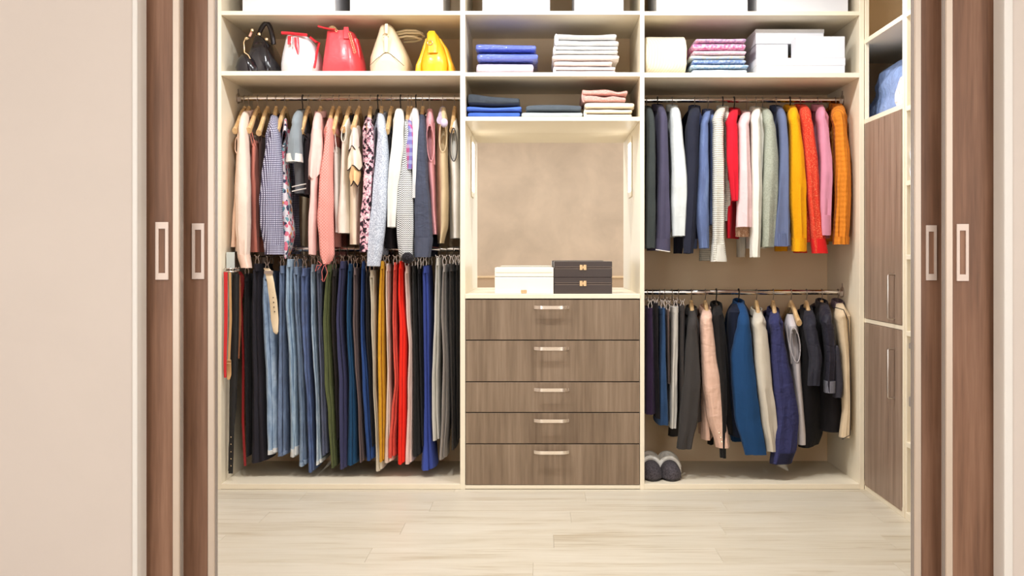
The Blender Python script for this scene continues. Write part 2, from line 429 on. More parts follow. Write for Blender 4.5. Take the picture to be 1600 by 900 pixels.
# recessed vertical lights low in the niche sides
for xx, s in ((dA1, 1), (dB0, -1)):
    m = bmesh.new(); box(m, xx, xx+s*.006, 5.515, 5.596, 1.40, 1.71, .002)
    hs = obj('light_housing', m, M['cream'], uM, False)
    m = bmesh.new(); box(m, xx+s*.006, xx+s*.010, 5.535, 5.594, 1.43, 1.68, .002); obj('light_strip', m, M['lamp'], hs, False)
drw = [(468, 531), (532, 596), (597, 644), (645, 693), (694, 757.5)]
for i, (a, b) in enumerate(drw):
    d = obj('drawer', B(dA1+.002, dB0-.002, YF-.001, YF+.45, fz(b-.2), fz(a+.4), .0008), M['oak'], uM, False, origin=((dA1+dB0)/2, YF, fz((a+b)/2)))
    hyc = [480.5, 545, 609.5, 658, 707.5][i]
    x0, x1 = fx(834.5), fx(889); z = Z(hyc, YF-.03); m = bmesh.new(); xm = (x0+x1)/2
    N = 13; rings = []
    for k in range(N):
        t = k/(N-1); xx = x0+(x1-x0)*t; e = 4*t*(1-t)
        yy = YF-.008-.022*min(1, e*1.6)**.6; hh = .0078
        rings.append([Vector((xx, yy-.003, z-hh)), Vector((xx, yy-.003, z+hh)), Vector((xx, yy+.003, z+hh)), Vector((xx, yy+.003, z-hh))])
    rings_mesh(m, rings)
    box(m, x0, x0+.008, YF-.012, YF, z-.006, z+.006); box(m, x1-.008, x1, YF-.012, YF, z-.006, z+.006)
    h = obj('handle', m, M['satin'], d)
# right unit
uR = empty('wardrobe_unit', ((dB1+xr1)/2, 5.39, 0), 'cream wardrobe bay with sweaters on the top rail and jackets below', 'wardrobe', 'wardrobe bays along the far wall')
board('side_panel', uR, xr0, xr1, YF, YB, 0, TOPZ)
board('top_panel', uR, dB1, xr0, YF, YB, TOPZ-.022, TOPZ)
board('shelf', uR, dB1, xr0, YF, YB-.012, fz(24), fz(17.5)); board('shelf', uR, dB1, xr0, YF, YB-.012, fz(121), fz(113.5))
board('bottom_panel', uR, dB1, xr0, YF, YB-.012, fz(764.5), fz(756)); board('back_panel', uR, dB1, xr0, YB-.012, YB, 0, TOPZ-.022, 'cream_dark')
m = bmesh.new(); box(m, dB1, xr0, YF+.012, YF+.03, 0.0, .0012+fz(764.5)); obj('plinth', m, M['cream_dark'], uR, False)
zUR = rail(uR, dB1, xr0, 156.5); zLR = rail(uR, dB1, xr0, 456.5)
# right-hand return cabinet
XS = 1.532; XE = 2.11; yc0, yc1 = 4.567, 5.095
uS = empty('corner_cabinet', (1.82, 4.9, 0), 'corner cabinet with two tall brown doors under an open cubby', 'cabinet')
board('corner_post', uS, xr1+.001, XS+.02, yc1-.004, yc1+.004, 0, TOPZ)
board('side_panel', uS, XS, XE, yc0-.022, yc0, 0, TOPZ)
board('back_panel', uS, XE-.012, XE, yc0, 5.64, 0, TOPZ, 'cream_dark')
board('corner_panel', uS, XS, XE-.012, 5.62, 5.64, 0, TOPZ, 'cream_dark')
for zt in (2.118, 1.742):
    board('shelf', uS, XS, XE-.012, yc0, 5.62, zt-.022, zt)
board('middle_shelf', uS, XS, XE-.012, yc0, 5.62, .787, .806)
board('plinth', uS, XS+.001, XS+.02, yc0, yc1, 0.0, .022); board('bottom_panel', uS, XS, XE-.012, yc0, 5.62, .022, .04)
for (z0, z1, h0, h1) in ((.808, 1.718, .80+.03, 1.02), (.024, .785, .49, .70)):
    d = obj('door', B(XS-.003, XS+.015, yc0+.003, yc1-.008, z0, z1, .0008), M['side_oak'], uS, False, origin=(XS, yc0+.01, (z0+z1)/2))
    yh = 4.655; m = bmesh.new()
    tube(m, [(XS, yh, h0), (XS-.03, yh, h0), (XS-.032, yh, h0+.004), (XS-.032, yh, h1-.004), (XS-.03, yh, h1), (XS, yh, h1)], .005, 8)
    obj('handle', m, M['steel'], d)
# open shelf unit next to it
uO = empty('open_shelf_unit', (1.82, 4.2, 0), 'narrow view of cream open shelves beside the brown cabinet doors', 'shelf')
board('side_panel', uO, XS, XE, 3.86, 3.88, 0, TOPZ)
board('side_panel', uO, XS+.004, XE, yc0-.042, yc0-.0225, 0, TOPZ)
board('back_panel', uO, XE-.012, XE, 3.88, yc0-.042, 0, TOPZ, 'cream_dark')
for py in (20, 167, 283, 398, 517, 690, 803):
    zt = Z(py, 4.53)
    board('shelf', uO, XS, XE-.012, 3.88, yc0-.042, zt-.02 if py < 800 else 0.0, zt if py < 800 else .03)
for py in (541, 625, 632):
    m = bmesh.new(); zz = Z(py, 4.50); box(m, XS+.012, XS+.05, 4.495, 4.524, zz-.012, zz+.012, .003)
    obj('hinge', m, M['alu_grey'], uO, False)
# downlights
for i, (x, y) in enumerate(DL):
    r = empty('ceiling_downlight', (x, y, ZC), ['closet ceiling downlight above the left side panel', 'closet ceiling downlight above the first divider', 'closet ceiling downlight above the mirror niche', 'closet ceiling downlight above the second divider'][i], 'lamp', 'closet downlights')
    m = bmesh.new()
    tube(m, [(x+.085*math.cos(2*PI*k/24), y+.085*math.sin(2*PI*k/24), ZC-.004) for k in range(24)], .006, 8, True); obj('ring', m, M['trimwhite'], r)
    m = bmesh.new(); lathe(m, [(.08, ZC-.003), (.08, ZC-.001)], x, y); obj('diffuser', m, M['lamp'], r)

# ------------------------------------------------------------------ garments
def interp(st, y):
    if y <= st[0][0]: return st[0][1], st[0][2]
    for a, b in zip(st, st[1:]):
        if y <= b[0]:
            t = (y-a[0])/(b[0]-a[0]); t = t*t*(3-2*t)*.5+t*.5
            return a[1]+(b[1]-a[1])*t, a[2]+(b[2]-a[2])*t
    return st[-1][1], st[-1][2]
YS = 5.17
def loft_strip(bm, st, yp, yc, hd, n=22, step=6, fold=.12, seed=0, top=None, slit=False, hem_drop=0, split=None, ytop=None, neck=None):
    """tube of cloth; front-edge outline taken at plane yp, centre yc(t), half depth hd"""
    y0 = ytop if ytop is not None else st[0][0]; y1 = st[-1][0]
    rows = []
    if top is None: top = ((0, .30), (1.2, .58), (3.5, .82), (7, .95))
    ys = [(y0+d, s) for d, s in top]; y = y0+(top[-1][0]+5 if top else 0)
    while y < y1-2: ys.append((y, 1)); y += step
    ys.append((y1, 1))
    rnd = random.Random(seed); p1, p2, p3 = rnd.random()*9, rnd.random()*9, rnd.random()*9
    m1, m2 = rnd.choice((3, 4)), rnd.choice((5, 6, 7))
    rings = []
    for (y, s) in ys:
        t = (y-y0)/(y1-y0)
        xl, xr = interp(st, y)
        if split is not None:
            w = xr-xl
            xl, xr = (xl, xl+w*.66) if split == 0 else (xl+w*.36, xr)
        cx = X((xl+xr)/2, yp); hw = max((X(xr, yp)-X(xl, yp))/2, .002); z = Z(y, yp)
        cy = yc(t) if callable(yc) else yc; h = (hd(t) if callable(hd) else hd)
        cx += .0022*noise.noise(Vector((seed*3.1, z*7, 0)))
        ring = []
        for k in range(n):
            th = 2*PI*k/n
            f = 1+fold*(.25+.9*t)*(math.sin(m1*th+p1+z*2.0)*.6+math.sin(m2*th+p2-z*1.3)*.5+.5*noise.noise(Vector((math.cos(th)*1.5+seed, math.sin(th)*1.5, z*14))))
            xx = hw*sgnpow(math.cos(th), .85)*s*(1+(f-1)*.7); yy = h*sgnpow(math.sin(th), .85)*(.5+.5*s)*f
            zz = z+(-hem_drop*math.sin(th) if y > y1-.5 else 0)+.002*noise.noise(Vector((xx*60+seed, yy*30, z*20)))
            ring.append(Vector((cx+xx, cy+yy, zz)))
        rings.append(ring)
    if neck is not None:
        nx, nz, sgn = neck; k0 = 4; base = rings[k0]; rings = rings[k0:]; c0 = sum(base, Vector())/n; up = []
        nz = max(nz, c0.z+.014)
        yf = min(sgn*p.y for p in base); yb_ = max(sgn*p.y for p in base); hw0 = (max(p.x for p in base)-min(p.x for p in base))/2
        yn0, yn1 = RAILY-sgn*.075, RAILY-sgn*.0
        for j in range(9):
            s_ = j/9; q = math.sin(s_*PI/2); e = s_**.75; f0 = sgn*yn0+(yf-sgn*yn0)*q; f1 = sgn*yn1+(yb_-sgn*yn1)*e
            if j == 0: f0, f1 = f0+.012, f1-.005
            wv = hw0*(.55+.45*q)*(.75 if j == 0 else 1); zz = nz+(c0.z-nz)*(s_**1.25); cxx = nx+(c0.x-nx)*e
            up.append([Vector((cxx+wv*sgnpow(math.cos(2*PI*k/n), .85), sgn*((f0+f1)/2)+(f1-f0)/2*sgnpow(math.sin(2*PI*k/n), .85), zz)) for k in range(n)])
        rings = up+rings
    c = sum(rings[-1], Vector())/n; last = rings[-1]
    rings.append([c+(p-c)*.90+Vector((0, 0, .0005)) for p in last]); rings.append([c+(p-c)*.86+Vector((0, 0, .012)) for p in last])
    rings_mesh(bm, rings)
    return rings
def body_mesh(bm, st, hookx, yneck, hem, hd=.165, n=40, seed=0, arm=None, thick=1.0, fold=.006, shoulder=8, hemw=0.0, neckhd=.055, open_top=True, yp=None):
    """garment body hanging from the hanger; st is its outline at the front end"""
    if yp is None: yp = RAILY-hd
    rnd = random.Random(seed+5); ph = rnd.random()*6; k1 = rnd.uniform(28, 44)
    X0 = X(hookx, RAILY); ytop = st[0][0]; zs = Z(ytop+shoulder, yp); zn = Z(yneck, RAILY); zb = Z(hem, yp)
    zn = max(zn, zs+.012)
    rows = [(zn-(zn-zs)*s, neckhd+(hd-neckhd)*(s**.75), .55+.45*s) for s in (0, .2, .4, .6, .8, 1)]
    z = zs-.016
    while z > zb+.008: rows.append((z, hd, 1)); z -= .018
    rows.append((zb, hd, 1))
    xf_top = X(sum(interp(st, ytop+shoulder))/2, yp)
    rings = []; meta = []
    for (z, h, s) in rows:
        y = CY+(EYE-z)*F/yp
        xl, xr = interp(st, max(y, ytop)); xf = X((xl+xr)/2, yp); hw = max((X(xr, yp)-X(xl, yp))/2, .006)*thick
        x0 = X0+(xf-xf_top)*.6
        t = max(0, (zs-z)/max(.05, zs-zb))
        ring = []
        for k in range(n):
            th = 2*PI*k/n; sy = sgnpow(math.sin(th), .9); yy = h*sy*(1+.03*t*math.sin(3*z*9+ph))
            u = -yy/hd            # +1 at the front end
            cx = x0+(xf-x0)*max(-1, min(1, u))
            w = hw*s*(1+.25*(1-abs(u)))
            xx = sgnpow(math.cos(th), .7)*w
            xx += fold*(.2+t)*(math.sin(yy*k1+ph+z*1.5)+.6*math.sin(yy*k1*2.3+ph*2-z*2)*math.cos(th))
            zz = z+(hemw*math.sin(yy*20+ph) if z == zb else 0)
            ring.append(Vector((cx+xx, RAILY+yy, zz)))
        rings.append(ring); meta.append(y)
    skip = None
    if arm:
        a0, a1 = arm
        def skip(i, k):
            ym = (meta[i]+meta[min(i+1, len(meta)-1)])/2
            if not (a0 < ym < a1): return False
            t = (ym-a0)/(a1-a0); wdt = math.sin(PI*min(1, max(0, t)))**.5*.36
            th = 2*PI*(k+.5)/n
            d = abs(th-1.5*PI)
            return d < wdt
    c = sum(rings[-1], Vector())/n
    last = rings[-1]
    rings.append([Vector((p.x+(c.x-p.x)*.12, p.y*.97+c.y*.03, p.z+.010)) for p in last])
    rings_mesh(bm, rings, cap0=not open_top, cap1=True, skip=skip)
    return rings
def hook(bm, x, z, r, drop, yv=RAILY):
    pts = []
    R = .0125+r+.0015
    for k in range(11):
        a = -0.35+k*(PI+.35)/10
        pts.append((x, yv+R*math.cos(a), z+R*math.sin(a)))
    pts += [(x, yv-R*.9, z-.012), (x, yv-R*.35, z-.026), (x, yv, z-.034), (x, yv, z-drop)]
    tube(bm, pts, r, 6)
def hanger(kind, hx, zr, zend, desc, group, x_end=None, hdx=.17):
    """a hanger of wood, dark plastic or wire; arms slope to +-hdx in depth"""
    x = X(hx, RAILY); xe = x if x_end is None else x_end
    word = {'wood': 'pale wooden hanger', 'dark': 'dark plastic hanger', 'wire': 'thin metal hanger', 'pad': 'lilac padded hanger'}[kind]
    root = empty('clothes_hanger', (x, RAILY, zr), '%s holding the %s' % (word, desc), 'hanger', group)
    m = bmesh.new(); hook(m, x, zr, .003 if kind == 'dark' else .0019, .062)
    obj('hook', m, M['darkplastic'] if kind == 'dark' else M['steel'], root)
    zt = zr-.058
    m = bmesh.new(); N = 9
    rings = []
    r0 = {'wood': .011, 'dark': .006, 'wire': .003, 'pad': .016}[kind]
    for s in (-1, 1):
        pts = []; rr = []
        for k in range(N):
            t = k/(N-1); yy = RAILY+s*hdx*t; e = t**1.3*.55+.45*(t*t*(3-2*t))
            pts.append((x+(xe-x)*(-s*t if s > 0 else t)*1.0, yy, zt-(zt-zend)*e)); rr.append(r0*(1-.1*math.sin(PI*t)+(.25*t if kind == 'wood' else 0)))
        tube(m, pts, rr, 8, flat=(1, 1.25))
    mat = {'wood': M['hangwood'], 'dark': M['darkplastic'], 'wire': M['steel'], 'pad': M['lilac']}[kind]
    obj('arms', m, mat, root)
    if kind == 'wood':
        m = bmesh.new(); tube(m, [(x, RAILY, zr-.040), (x, RAILY, zr-.075)], [.008, .012], 8); obj('neck', m, mat, root)
        m = bmesh.new(); tube(m, [(xe, RAILY-hdx*.9, zend+.004), (x, RAILY-hdx*.5, zend-.006), (x, RAILY+hdx*.9, zend-.004)], .004, 6); obj('bar', m, mat, root)
    return root
GRP = {'UL': 'hangers on the upper left rail', 'UR': 'hangers on the upper right rail', 'LR': 'hangers on the lower right rail', 'LL': 'clip hangers on the lower left rail'}
GG = {'UL': 'tops on the upper left rail', 'UR': 'sweaters on the upper right rail', 'LR': 'garments on the lower right rail', 'LL': 'trousers on the lower left rail'}
RZ = {'UL': zUL, 'UR': zUR, 'LR': zLR, 'LL': zLL}
SEED = [0]
def top(name, cat, rail_, short, label, hx, st, mat, kind='sleeve', hk='wood', hem=None, bst=None, bmat=None, collar=None, cuff=None,
        neck=None, arm=None, hend=None, trim=None, short_sleeve=False, extra=None, hd=.16, fold=.17):
    SEED[0] += 1; sd = SEED[0]; zr = RZ[rail_]
    root = empty(name, (X(hx, RAILY), RAILY, zr-.08), label, cat, GG[rail_])
    yn = neck if neck is not None else st[0][0]-2
    ye = hend if hend is not None else st[0][0]+9
    xf = X(sum(interp(st, ye))/2, 5.21)
    hxe = X(hx, RAILY)
    hanger(hk, hx, zr, Z(ye, 5.21), short, GRP[rail_], x_end=hxe if hend is not None else hxe+(xf-hxe)*.85)
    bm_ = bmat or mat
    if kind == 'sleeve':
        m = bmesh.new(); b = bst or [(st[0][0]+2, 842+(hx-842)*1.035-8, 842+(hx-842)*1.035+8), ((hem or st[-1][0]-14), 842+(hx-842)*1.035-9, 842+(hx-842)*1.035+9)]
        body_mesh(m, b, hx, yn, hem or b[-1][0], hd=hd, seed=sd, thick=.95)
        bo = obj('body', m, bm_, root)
        m = bmesh.new(); loft_strip(m, st, YS, lambda t: 5.215-.025*min(1, t*2), lambda t: .05-.012*t, seed=sd, fold=fold, hem_drop=.002, neck=(hxe, Z(yn, RAILY)+.004, 1))
        s1 = obj('sleeve', m, mat, root)
        # far sleeve: the same outline carried to the back end of the hanger
        m = bmesh.new(); loft_strip(m, st, YS, lambda t: 5.545+.02*min(1, t*2), lambda t: .045-.01*t, seed=sd+50, fold=fold, n=14, step=12, neck=(hxe, Z(yn, RAILY)+.004, -1))
        obj('sleeve', m, mat, root)
        if cuff:
            cm, hpx = cuff; y1 = st[-1][0]; a = interp(st, y1-hpx); e = st[-1]
            m = bmesh.new(); loft_strip(m, [(y1-hpx, a[0]-.5, a[1]+.5), (y1+.8, e[1]-.6, e[2]+.6)], YS, 5.19, .042, seed=sd, fold=.05, top=((0, 1), (.5, 1)), step=3)
            obj('cuff', m, cm, s1)
    elif kind == 'tank':
        m = bmesh.new(); body_mesh(m, st, hx, yn, hem or st[-1][0], hd=.175, seed=sd, arm=arm, thick=1.0, yp=5.205, fold=.004)
        bo = obj('body', m, mat, root)
        if arm:
            q0, q1 = arm; m = bmesh.new(); rings = []
            for i in range(7):
                yy = q0-4+(q1-q0+8)*i/6; xl, xr = interp(st, max(yy, st[0][0])); cx = X((xl+xr)/2, 5.205); w = (X(xr, 5.205)-X(xl, 5.205))*.40; dp = 5.245+.012*math.sin(i)
                rings.append([Vector((cx-w, dp+.01, Z(yy, 5.205))), Vector((cx-w*.1, dp-.006, Z(yy, 5.205))), Vector((cx+w, dp+.012, Z(yy, 5.205))), Vector((cx, dp+.004, Z(yy, 5.205)))])
            rings_mesh(m, rings); obj('armhole_fill_sheet', m, mat, root)  # added sheet inside the body, catches front light so the armhole looks less black
            pts = []
            a0, a1 = arm
            for k in range(20):
                a = 2*PI*k/20; yy = (a0+a1)/2-(a1-a0)/2*math.cos(a)
                xl, xr = interp(st, yy); c = (xl+xr)/2; w = (xr-xl)*.40
                pts.append((X(c+w*math.sin(a), 5.205), 5.215-.012*abs(math.cos(a)), Z(yy, 5.205)))
            m = bmesh.new(); tube(m, pts, .0022, 5, True); obj('armhole_trim', m, trim or mat, root)
    elif kind == 'cami':
        y0 = st[0][0]
        m = bmesh.new(); body_mesh(m, st, hx, y0-3, hem or st[-1][0], hd=.15, seed=sd, yp=5.23, shoulder=5, neckhd=.13, fold=.007)
        obj('body', m, mat, root)
        for s in (-1, 1):
            m = bmesh.new(); yv = RAILY+s*.145
            xs = X((interp(st, y0)[0]+interp(st, y0)[1])/2, 5.23) if s < 0 else X(hx, RAILY)
            tube(m, [(X(hx, RAILY)-.004, yv, Z(ye-2, 5.23)), (xs-.006, yv+s*.002, Z(y0+2, 5.23))], .0022, 5)
            tube(m, [(X(hx, RAILY)+.004, yv, Z(ye-2, 5.23)), (xs+.008, yv+s*.002, Z(y0+2, 5.23))], .0022, 5)
            obj('strap', m, trim or mat, root)
    if collar:
        cm = collar; xx = X(hx, RAILY); zn = Z(yn, RAILY); m = bmesh.new(); rings = []
        for (dz, h, w) in ((-.018, .075, .030), (.0, .062, .030), (.014, .055, .028), (.016, .048, .022), (.0, .045, .018)):
            rings.append([Vector((xx+w*math.cos(2*PI*k/20), RAILY+h*math.sin(2*PI*k/20), zn+dz+.010*math.sin(2*PI*k/20))) for k in range(20)])
        rings_mesh(m, rings, False, False); obj('collar', m, cm, root)
    if extra: extra(root, sd)
    return root

def frill(st, mat, name='frill', yp=5.16, trim=None, amp=.35):
    """a hanging ruffle with a wavy lower edge"""
    def f(root, sd):
        m = bmesh.new(); n = 30; rings = []; y0, y1 = st[0][0], st[-1][0]; e = []
        for i in range(9):
            t = i/8; y = y0+(y1-y0)*t; xl, xr = interp(st, y); cx = X((xl+xr)/2, yp); hw = (X(xr, yp)-X(xl, yp))/2
            ring = []
            for k in range(n):
                th = 2*PI*k/n; w = 1+amp*t*math.sin(th*4+sd)
                ring.append(Vector((cx+hw*math.cos(th)*(1+(w-1)*.3), 5.19+.042*math.sin(th)*w, Z(y, yp)+.012*t*math.sin(th*3+sd))))
            rings.append(ring); e = ring
        rings_mesh(m, rings, True, False); o = obj(name, m, mat, root)
        if trim:
            m = bmesh.new(); tube(m, e, .0026, 5, True); obj('frill_edge', m, trim, o)
    return f
def multi(*fs):
    def f(root, sd):
        for q in fs: q(root, sd)
    return f
BLK = cloth((42, 38, 40)); WHT = cloth((236, 230, 222)); CRM = cloth((240, 224, 200))
# ---- upper left rail
top('tank_top', 'top', 'UL', 'pale peach sleeveless blouse', 'pale peach sleeveless blouse, first garment beside the left side panel', 382,
    [(212, 366, 377), (250, 365, 377), (300, 361, 377), (345, 358, 376), (386, 355, 372)], cloth((243, 205, 178)), 'tank', arm=(214, 240), hend=205)
top('shirt', 'shirt', 'UL', 'cream-pink long-sleeved shirt', 'cream-pink long-sleeved shirt whose buttoned cuff hangs to the trouser rail', 389,
    [(199, 372, 382), (225, 369, 385), (250, 368, 387), (300, 367, 389), (350, 368, 390), (390, 370, 389), (402, 371, 388), (418, 376, 391)], cloth((247, 221, 204)),
    cuff=(cloth((243, 209, 188)), 20), neck=177, hem=393, collar=cloth((244, 210, 198)))
top('camisole', 'top', 'UL', 'rust-pink camisole', 'rust-pink camisole with thin straps next to the cream-pink shirt', 403,
    [(226, 391, 402), (270, 390, 402), (290, 389, 405), (340, 391, 405), (394, 391, 407)], cloth((206, 128, 112)), 'cami', hend=204)
top('camisole', 'top', 'UL', 'dark brown camisole', 'dark brown camisole half hidden behind the navy dotted shirt', 418,
    [(222, 401, 411), (300, 402, 411), (370, 402, 410)], cloth((72, 54, 50)), 'cami', hend=208)
dots = cloth((66, 60, 88), 'dots', (215, 215, 235), k=.62)
top('shirt', 'shirt', 'UL', 'navy dotted shirt', 'navy shirt with small white dots and a standing dark collar', 431.5,
    [(200, 424, 433), (230, 413, 438), (270, 408, 440), (310, 405, 439), (350, 406, 439), (397, 413, 441)], dots, neck=183, hem=385, collar=cloth((52, 48, 68)), cuff=(dots, 14))
top('blouse', 'top', 'UL', 'blouse of many-coloured flower print', 'white blouse printed with pink and teal flowers, pointed hem', 445.5,
    [(196, 441, 450), (240, 436, 449), (280, 435, 452), (330, 438, 456), (362, 439, 461), (385, 440, 456), (404, 444, 450)],
    cloth((226, 220, 226), 'floral', (222, 120, 140), (110, 160, 170), k=.85), 'tank', neck=186, arm=(204, 230), hend=205, trim=cloth((90, 84, 96)))
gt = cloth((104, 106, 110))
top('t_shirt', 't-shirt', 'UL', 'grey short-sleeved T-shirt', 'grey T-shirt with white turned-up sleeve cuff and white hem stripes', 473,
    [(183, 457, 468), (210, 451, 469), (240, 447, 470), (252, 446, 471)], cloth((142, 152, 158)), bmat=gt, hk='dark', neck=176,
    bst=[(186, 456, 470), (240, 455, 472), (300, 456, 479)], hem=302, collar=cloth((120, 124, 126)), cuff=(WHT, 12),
    extra=lambda root, sd: [obj('hem_stripe', tube(bmesh.new(), [(X(456+i*22/12, 5.2), 5.205-.006*math.sin(PI*i/12), Z(yy-i*.4, 5.2)) for i in range(13)], .0028, 6), WHT, root) for yy in (292, 299)])
top('vest_top', 'top', 'UL', 'black slip top', 'black slip top hanging from a wide wooden hanger by the grey T-shirt', 482,
    [(216, 475, 487), (260, 474, 488), (304, 476, 488)], cloth((52, 42, 44)), 'cami', hend=206)
top('blouse', 'top', 'UL', 'powder-pink ruffled blouse', 'powder-pink blouse with a ruffled short sleeve and high neck', 501,
    [(200, 487, 500), (230, 484, 501), (260, 486, 498), (300, 485, 494), (340, 481, 494), (398, 481, 492)], cloth((240, 200, 192)), neck=178, hem=392, hd=.15,
    collar=cloth((236, 190, 186)), extra=frill([(202, 486, 501), (225, 483, 503), (250, 480, 502), (276, 480, 499)], cloth((244, 208, 198))))
sal = cloth((222, 138, 128), 'lattice', (246, 196, 184))
top('blouse', 'top', 'UL', 'salmon patterned tie-cuff blouse', 'salmon blouse with fine white lattice print and a tied drawstring cuff', 520.5,
    [(194, 509, 517), (230, 504, 518), (290, 497, 519), (340, 494, 519), (370, 497, 520), (400, 498, 520), (413, 504, 513)], sal, hem=386, neck=187,
    extra=lambda root, sd: [obj('drawstring', tube(bmesh.new(), [(X(a, 5.15), 5.15-.004*(k % 2), Z(b, 5.15)) for k, (a, b) in enumerate(p)], .0018, 5), cloth((205, 110, 104)), root)
        for p in ([(520, 406), (512, 411), (506, 416), (503, 424), (504, 440)], [(497, 408), (503, 413), (498, 420), (493, 424), (495, 415), (503, 414)], [(508, 414), (512, 426), (506, 440), (502, 436)])])
top('camisole', 'top', 'UL', 'white satin camisole', 'white satin camisole between the salmon blouse and the cream blouse', 530,
    [(236, 519, 528), (270, 519, 530), (300, 520, 531), (363, 523, 534)], cloth((236, 230, 222), rough=.5), 'cami', hend=206)
top('blouse', 'top', 'UL', 'cream blouse under a black collar', 'cream blouse with a black collar folded over its shoulders', 546,
    [(190, 536, 543), (210, 532, 541), (250, 531, 541), (300, 528, 543), (350, 523, 545), (364, 524, 546)], cloth((240, 230, 215)), 'tank', arm=(196, 222), hend=203, neck=184, collar=cloth((48, 46, 48)))
wf = cloth((243, 226, 200))
top('blouse', 'top', 'UL', 'cream ruffled blouse edged in black', 'cream sleeveless blouse with black-edged ruffles at the shoulder', 561,
    [(200, 550, 557), (240, 546, 560), (290, 544, 561), (340, 545, 561), (382, 545, 561)], wf, 'tank', hend=200,
    extra=multi(frill([(200, 550, 557), (215, 546, 559), (232, 545, 559)], cloth((245, 235, 222)), trim=BLK, yp=5.17), frill([(228, 547, 558), (245, 542, 562), (262, 542, 563)], cloth((246, 232, 210)), trim=BLK, yp=5.15),
                frill([(255, 546, 558), (272, 543, 560), (286, 546, 558)], cloth((243, 205, 150)), trim=BLK, yp=5.13)))
top('dress_shirt', 'shirt', 'UL', 'black and pink blotched blouse', 'pink blouse blotched with black brush marks beside the pale grey shirt', 579,
    [(190, 573, 581), (220, 571, 583), (260, 569, 584), (300, 567, 580), (340, 563, 578), (394, 562, 575)], cloth((222, 160, 176), 'blotch', (236, 224, 222), (42, 32, 40), k=1.2), hem=380, neck=186, collar=cloth((54, 44, 60)))
top('vest_top', 'top', 'UL', 'thin black top on a dark hanger', 'narrow black top squeezed beside the pink blotched blouse', 590.5,
    [(196, 584, 590), (260, 584, 590), (330, 580, 588)], cloth((56, 52, 60)), 'tank', hk='dark', hend=192)
top('shirt', 'shirt', 'UL', 'pale blue-grey speckled shirt', 'pale blue-grey speckled shirt with the longest sleeve on the upper left rail', 596,
    [(198, 590, 602), (240, 587, 606), (280, 583, 606), (320, 581, 605), (360, 576, 602), (390, 574, 598), (416, 573, 593)], cloth((168, 176, 192), 'mottle', (216, 222, 232), k=1.2), hem=398, neck=180, collar=cloth((170, 178, 196)))
top('vest_top', 'top', 'UL', 'black sleeveless top', 'black sleeveless top hanging between the blue-grey and white shirts', 612,
    [(214, 604, 611), (280, 604, 612), (340, 603, 616), (388, 603, 618)], cloth((44, 38, 40)), 'cami', hend=206)
top('shirt', 'shirt', 'UL', 'white puff-shouldered shirt', 'white shirt with a folded short sleeve over a long cuff', 626,
    [(176, 617, 629), (200, 613, 631), (225, 611, 632), (260, 607, 627), (300, 605, 622), (355, 605, 618)], cloth((238, 236, 228)), hk='dark', hem=340, neck=173)
top('blouse', 'top', 'UL', 'black-and-white chevron blouse', 'black-and-white chevron blouse ending in a black pompom', 638,
    [(192, 632, 640), (230, 630, 641), (250, 628, 642), (300, 621, 646), (350, 619, 647), (395, 622, 645), (408, 631, 645)], cloth((232, 232, 230), 'chevron', (62, 62, 68)), hem=392, neck=189,
    extra=lambda root, sd: obj('pompom', lathe(bmesh.new(), [(.027*math.sin(PI*(i+.02)/12.04), Z(403, 5.15)+.027*math.cos(PI*(i+.02)/12.04)) for i in range(13)], X(637, 5.15), 5.15, 24, wob=.07), cloth((30, 26, 30), 'speck', (70, 66, 70)), root))
top('shirt', 'shirt', 'UL', 'red and violet plaid shirt', 'red and violet plaid short-sleeved shirt', 643,
    [(194, 639, 647), (225, 634, 648), (250, 631, 648), (265, 632, 646)], cloth((128, 120, 188), 'check', (214, 50, 70), (190, 200, 226), k=.5), hem=308, neck=188,
    bst=[(198, 636, 648), (262, 638, 647), (308, 641, 645)], collar=cloth((70, 40, 80)))
top('shirt', 'shirt', 'UL', 'white soft top behind the plaid shirt', 'white soft top rising behind the plaid shirt', 650,
    [(176, 642, 653), (200, 643, 655), (250, 644, 652), (310, 644, 650)], cloth((226, 224, 222)), hk='dark', hem=300, neck=172)
top('jacket', 'jacket', 'UL', 'slate-blue jacket', 'slate-blue jacket with a creased heavy sleeve on the upper left rail', 660.5,
    [(196, 651, 663), (215, 649, 665), (250, 648, 667), (280, 647, 668), (330, 646, 673), (370, 646, 676), (401, 647, 672)], cloth((72, 76, 92), fold=.7), hem=384, neck=182, collar=cloth((58, 62, 72)), fold=.16,
    cuff=(cloth((78, 82, 98)), 30))
top('tank_top', 'top', 'UL', 'rose-pink tank top', 'rose-pink tank top with a tall open armhole', 671,
    [(178, 666, 679), (200, 664, 679), (255, 667, 680), (310, 672, 682), (366, 676, 685)], cloth((230, 162, 166)), 'tank', hk='wire', arm=(194, 252), hend=180, neck=172)
top('tank_top', 'top', 'UL', 'beige tank top', 'beige tank top with pointed hem on a lilac padded hanger', 692,
    [(176, 687, 700), (200, 685, 699), (250, 684, 700), (300, 685, 701), (350, 685, 700), (380, 686, 692)], cloth((222, 198, 158)), 'tank', hk='pad', arm=(190, 238), hend=188, neck=170,
    extra=lambda root, sd: obj('padded_tip', lathe(bmesh.new(), [(.018*math.sin(PI*(i+.02)/10.04), Z(192, 5.17)+.022*math.cos(PI*(i+.02)/10.04)) for i in range(11)], X(694, 5.17), 5.17, 18), M['lilac'], root))
top('tank_top', 'top', 'UL', 'white tank top piped in black', 'white sleeveless top with black piping, last before the first divider', 710.5,
    [(190, 704, 714), (215, 702, 715), (240, 701, 716), (280, 704, 718), (372, 706, 718)], cloth((236, 232, 224)), 'tank', arm=(200, 252), hend=204, neck=186, trim=BLK)
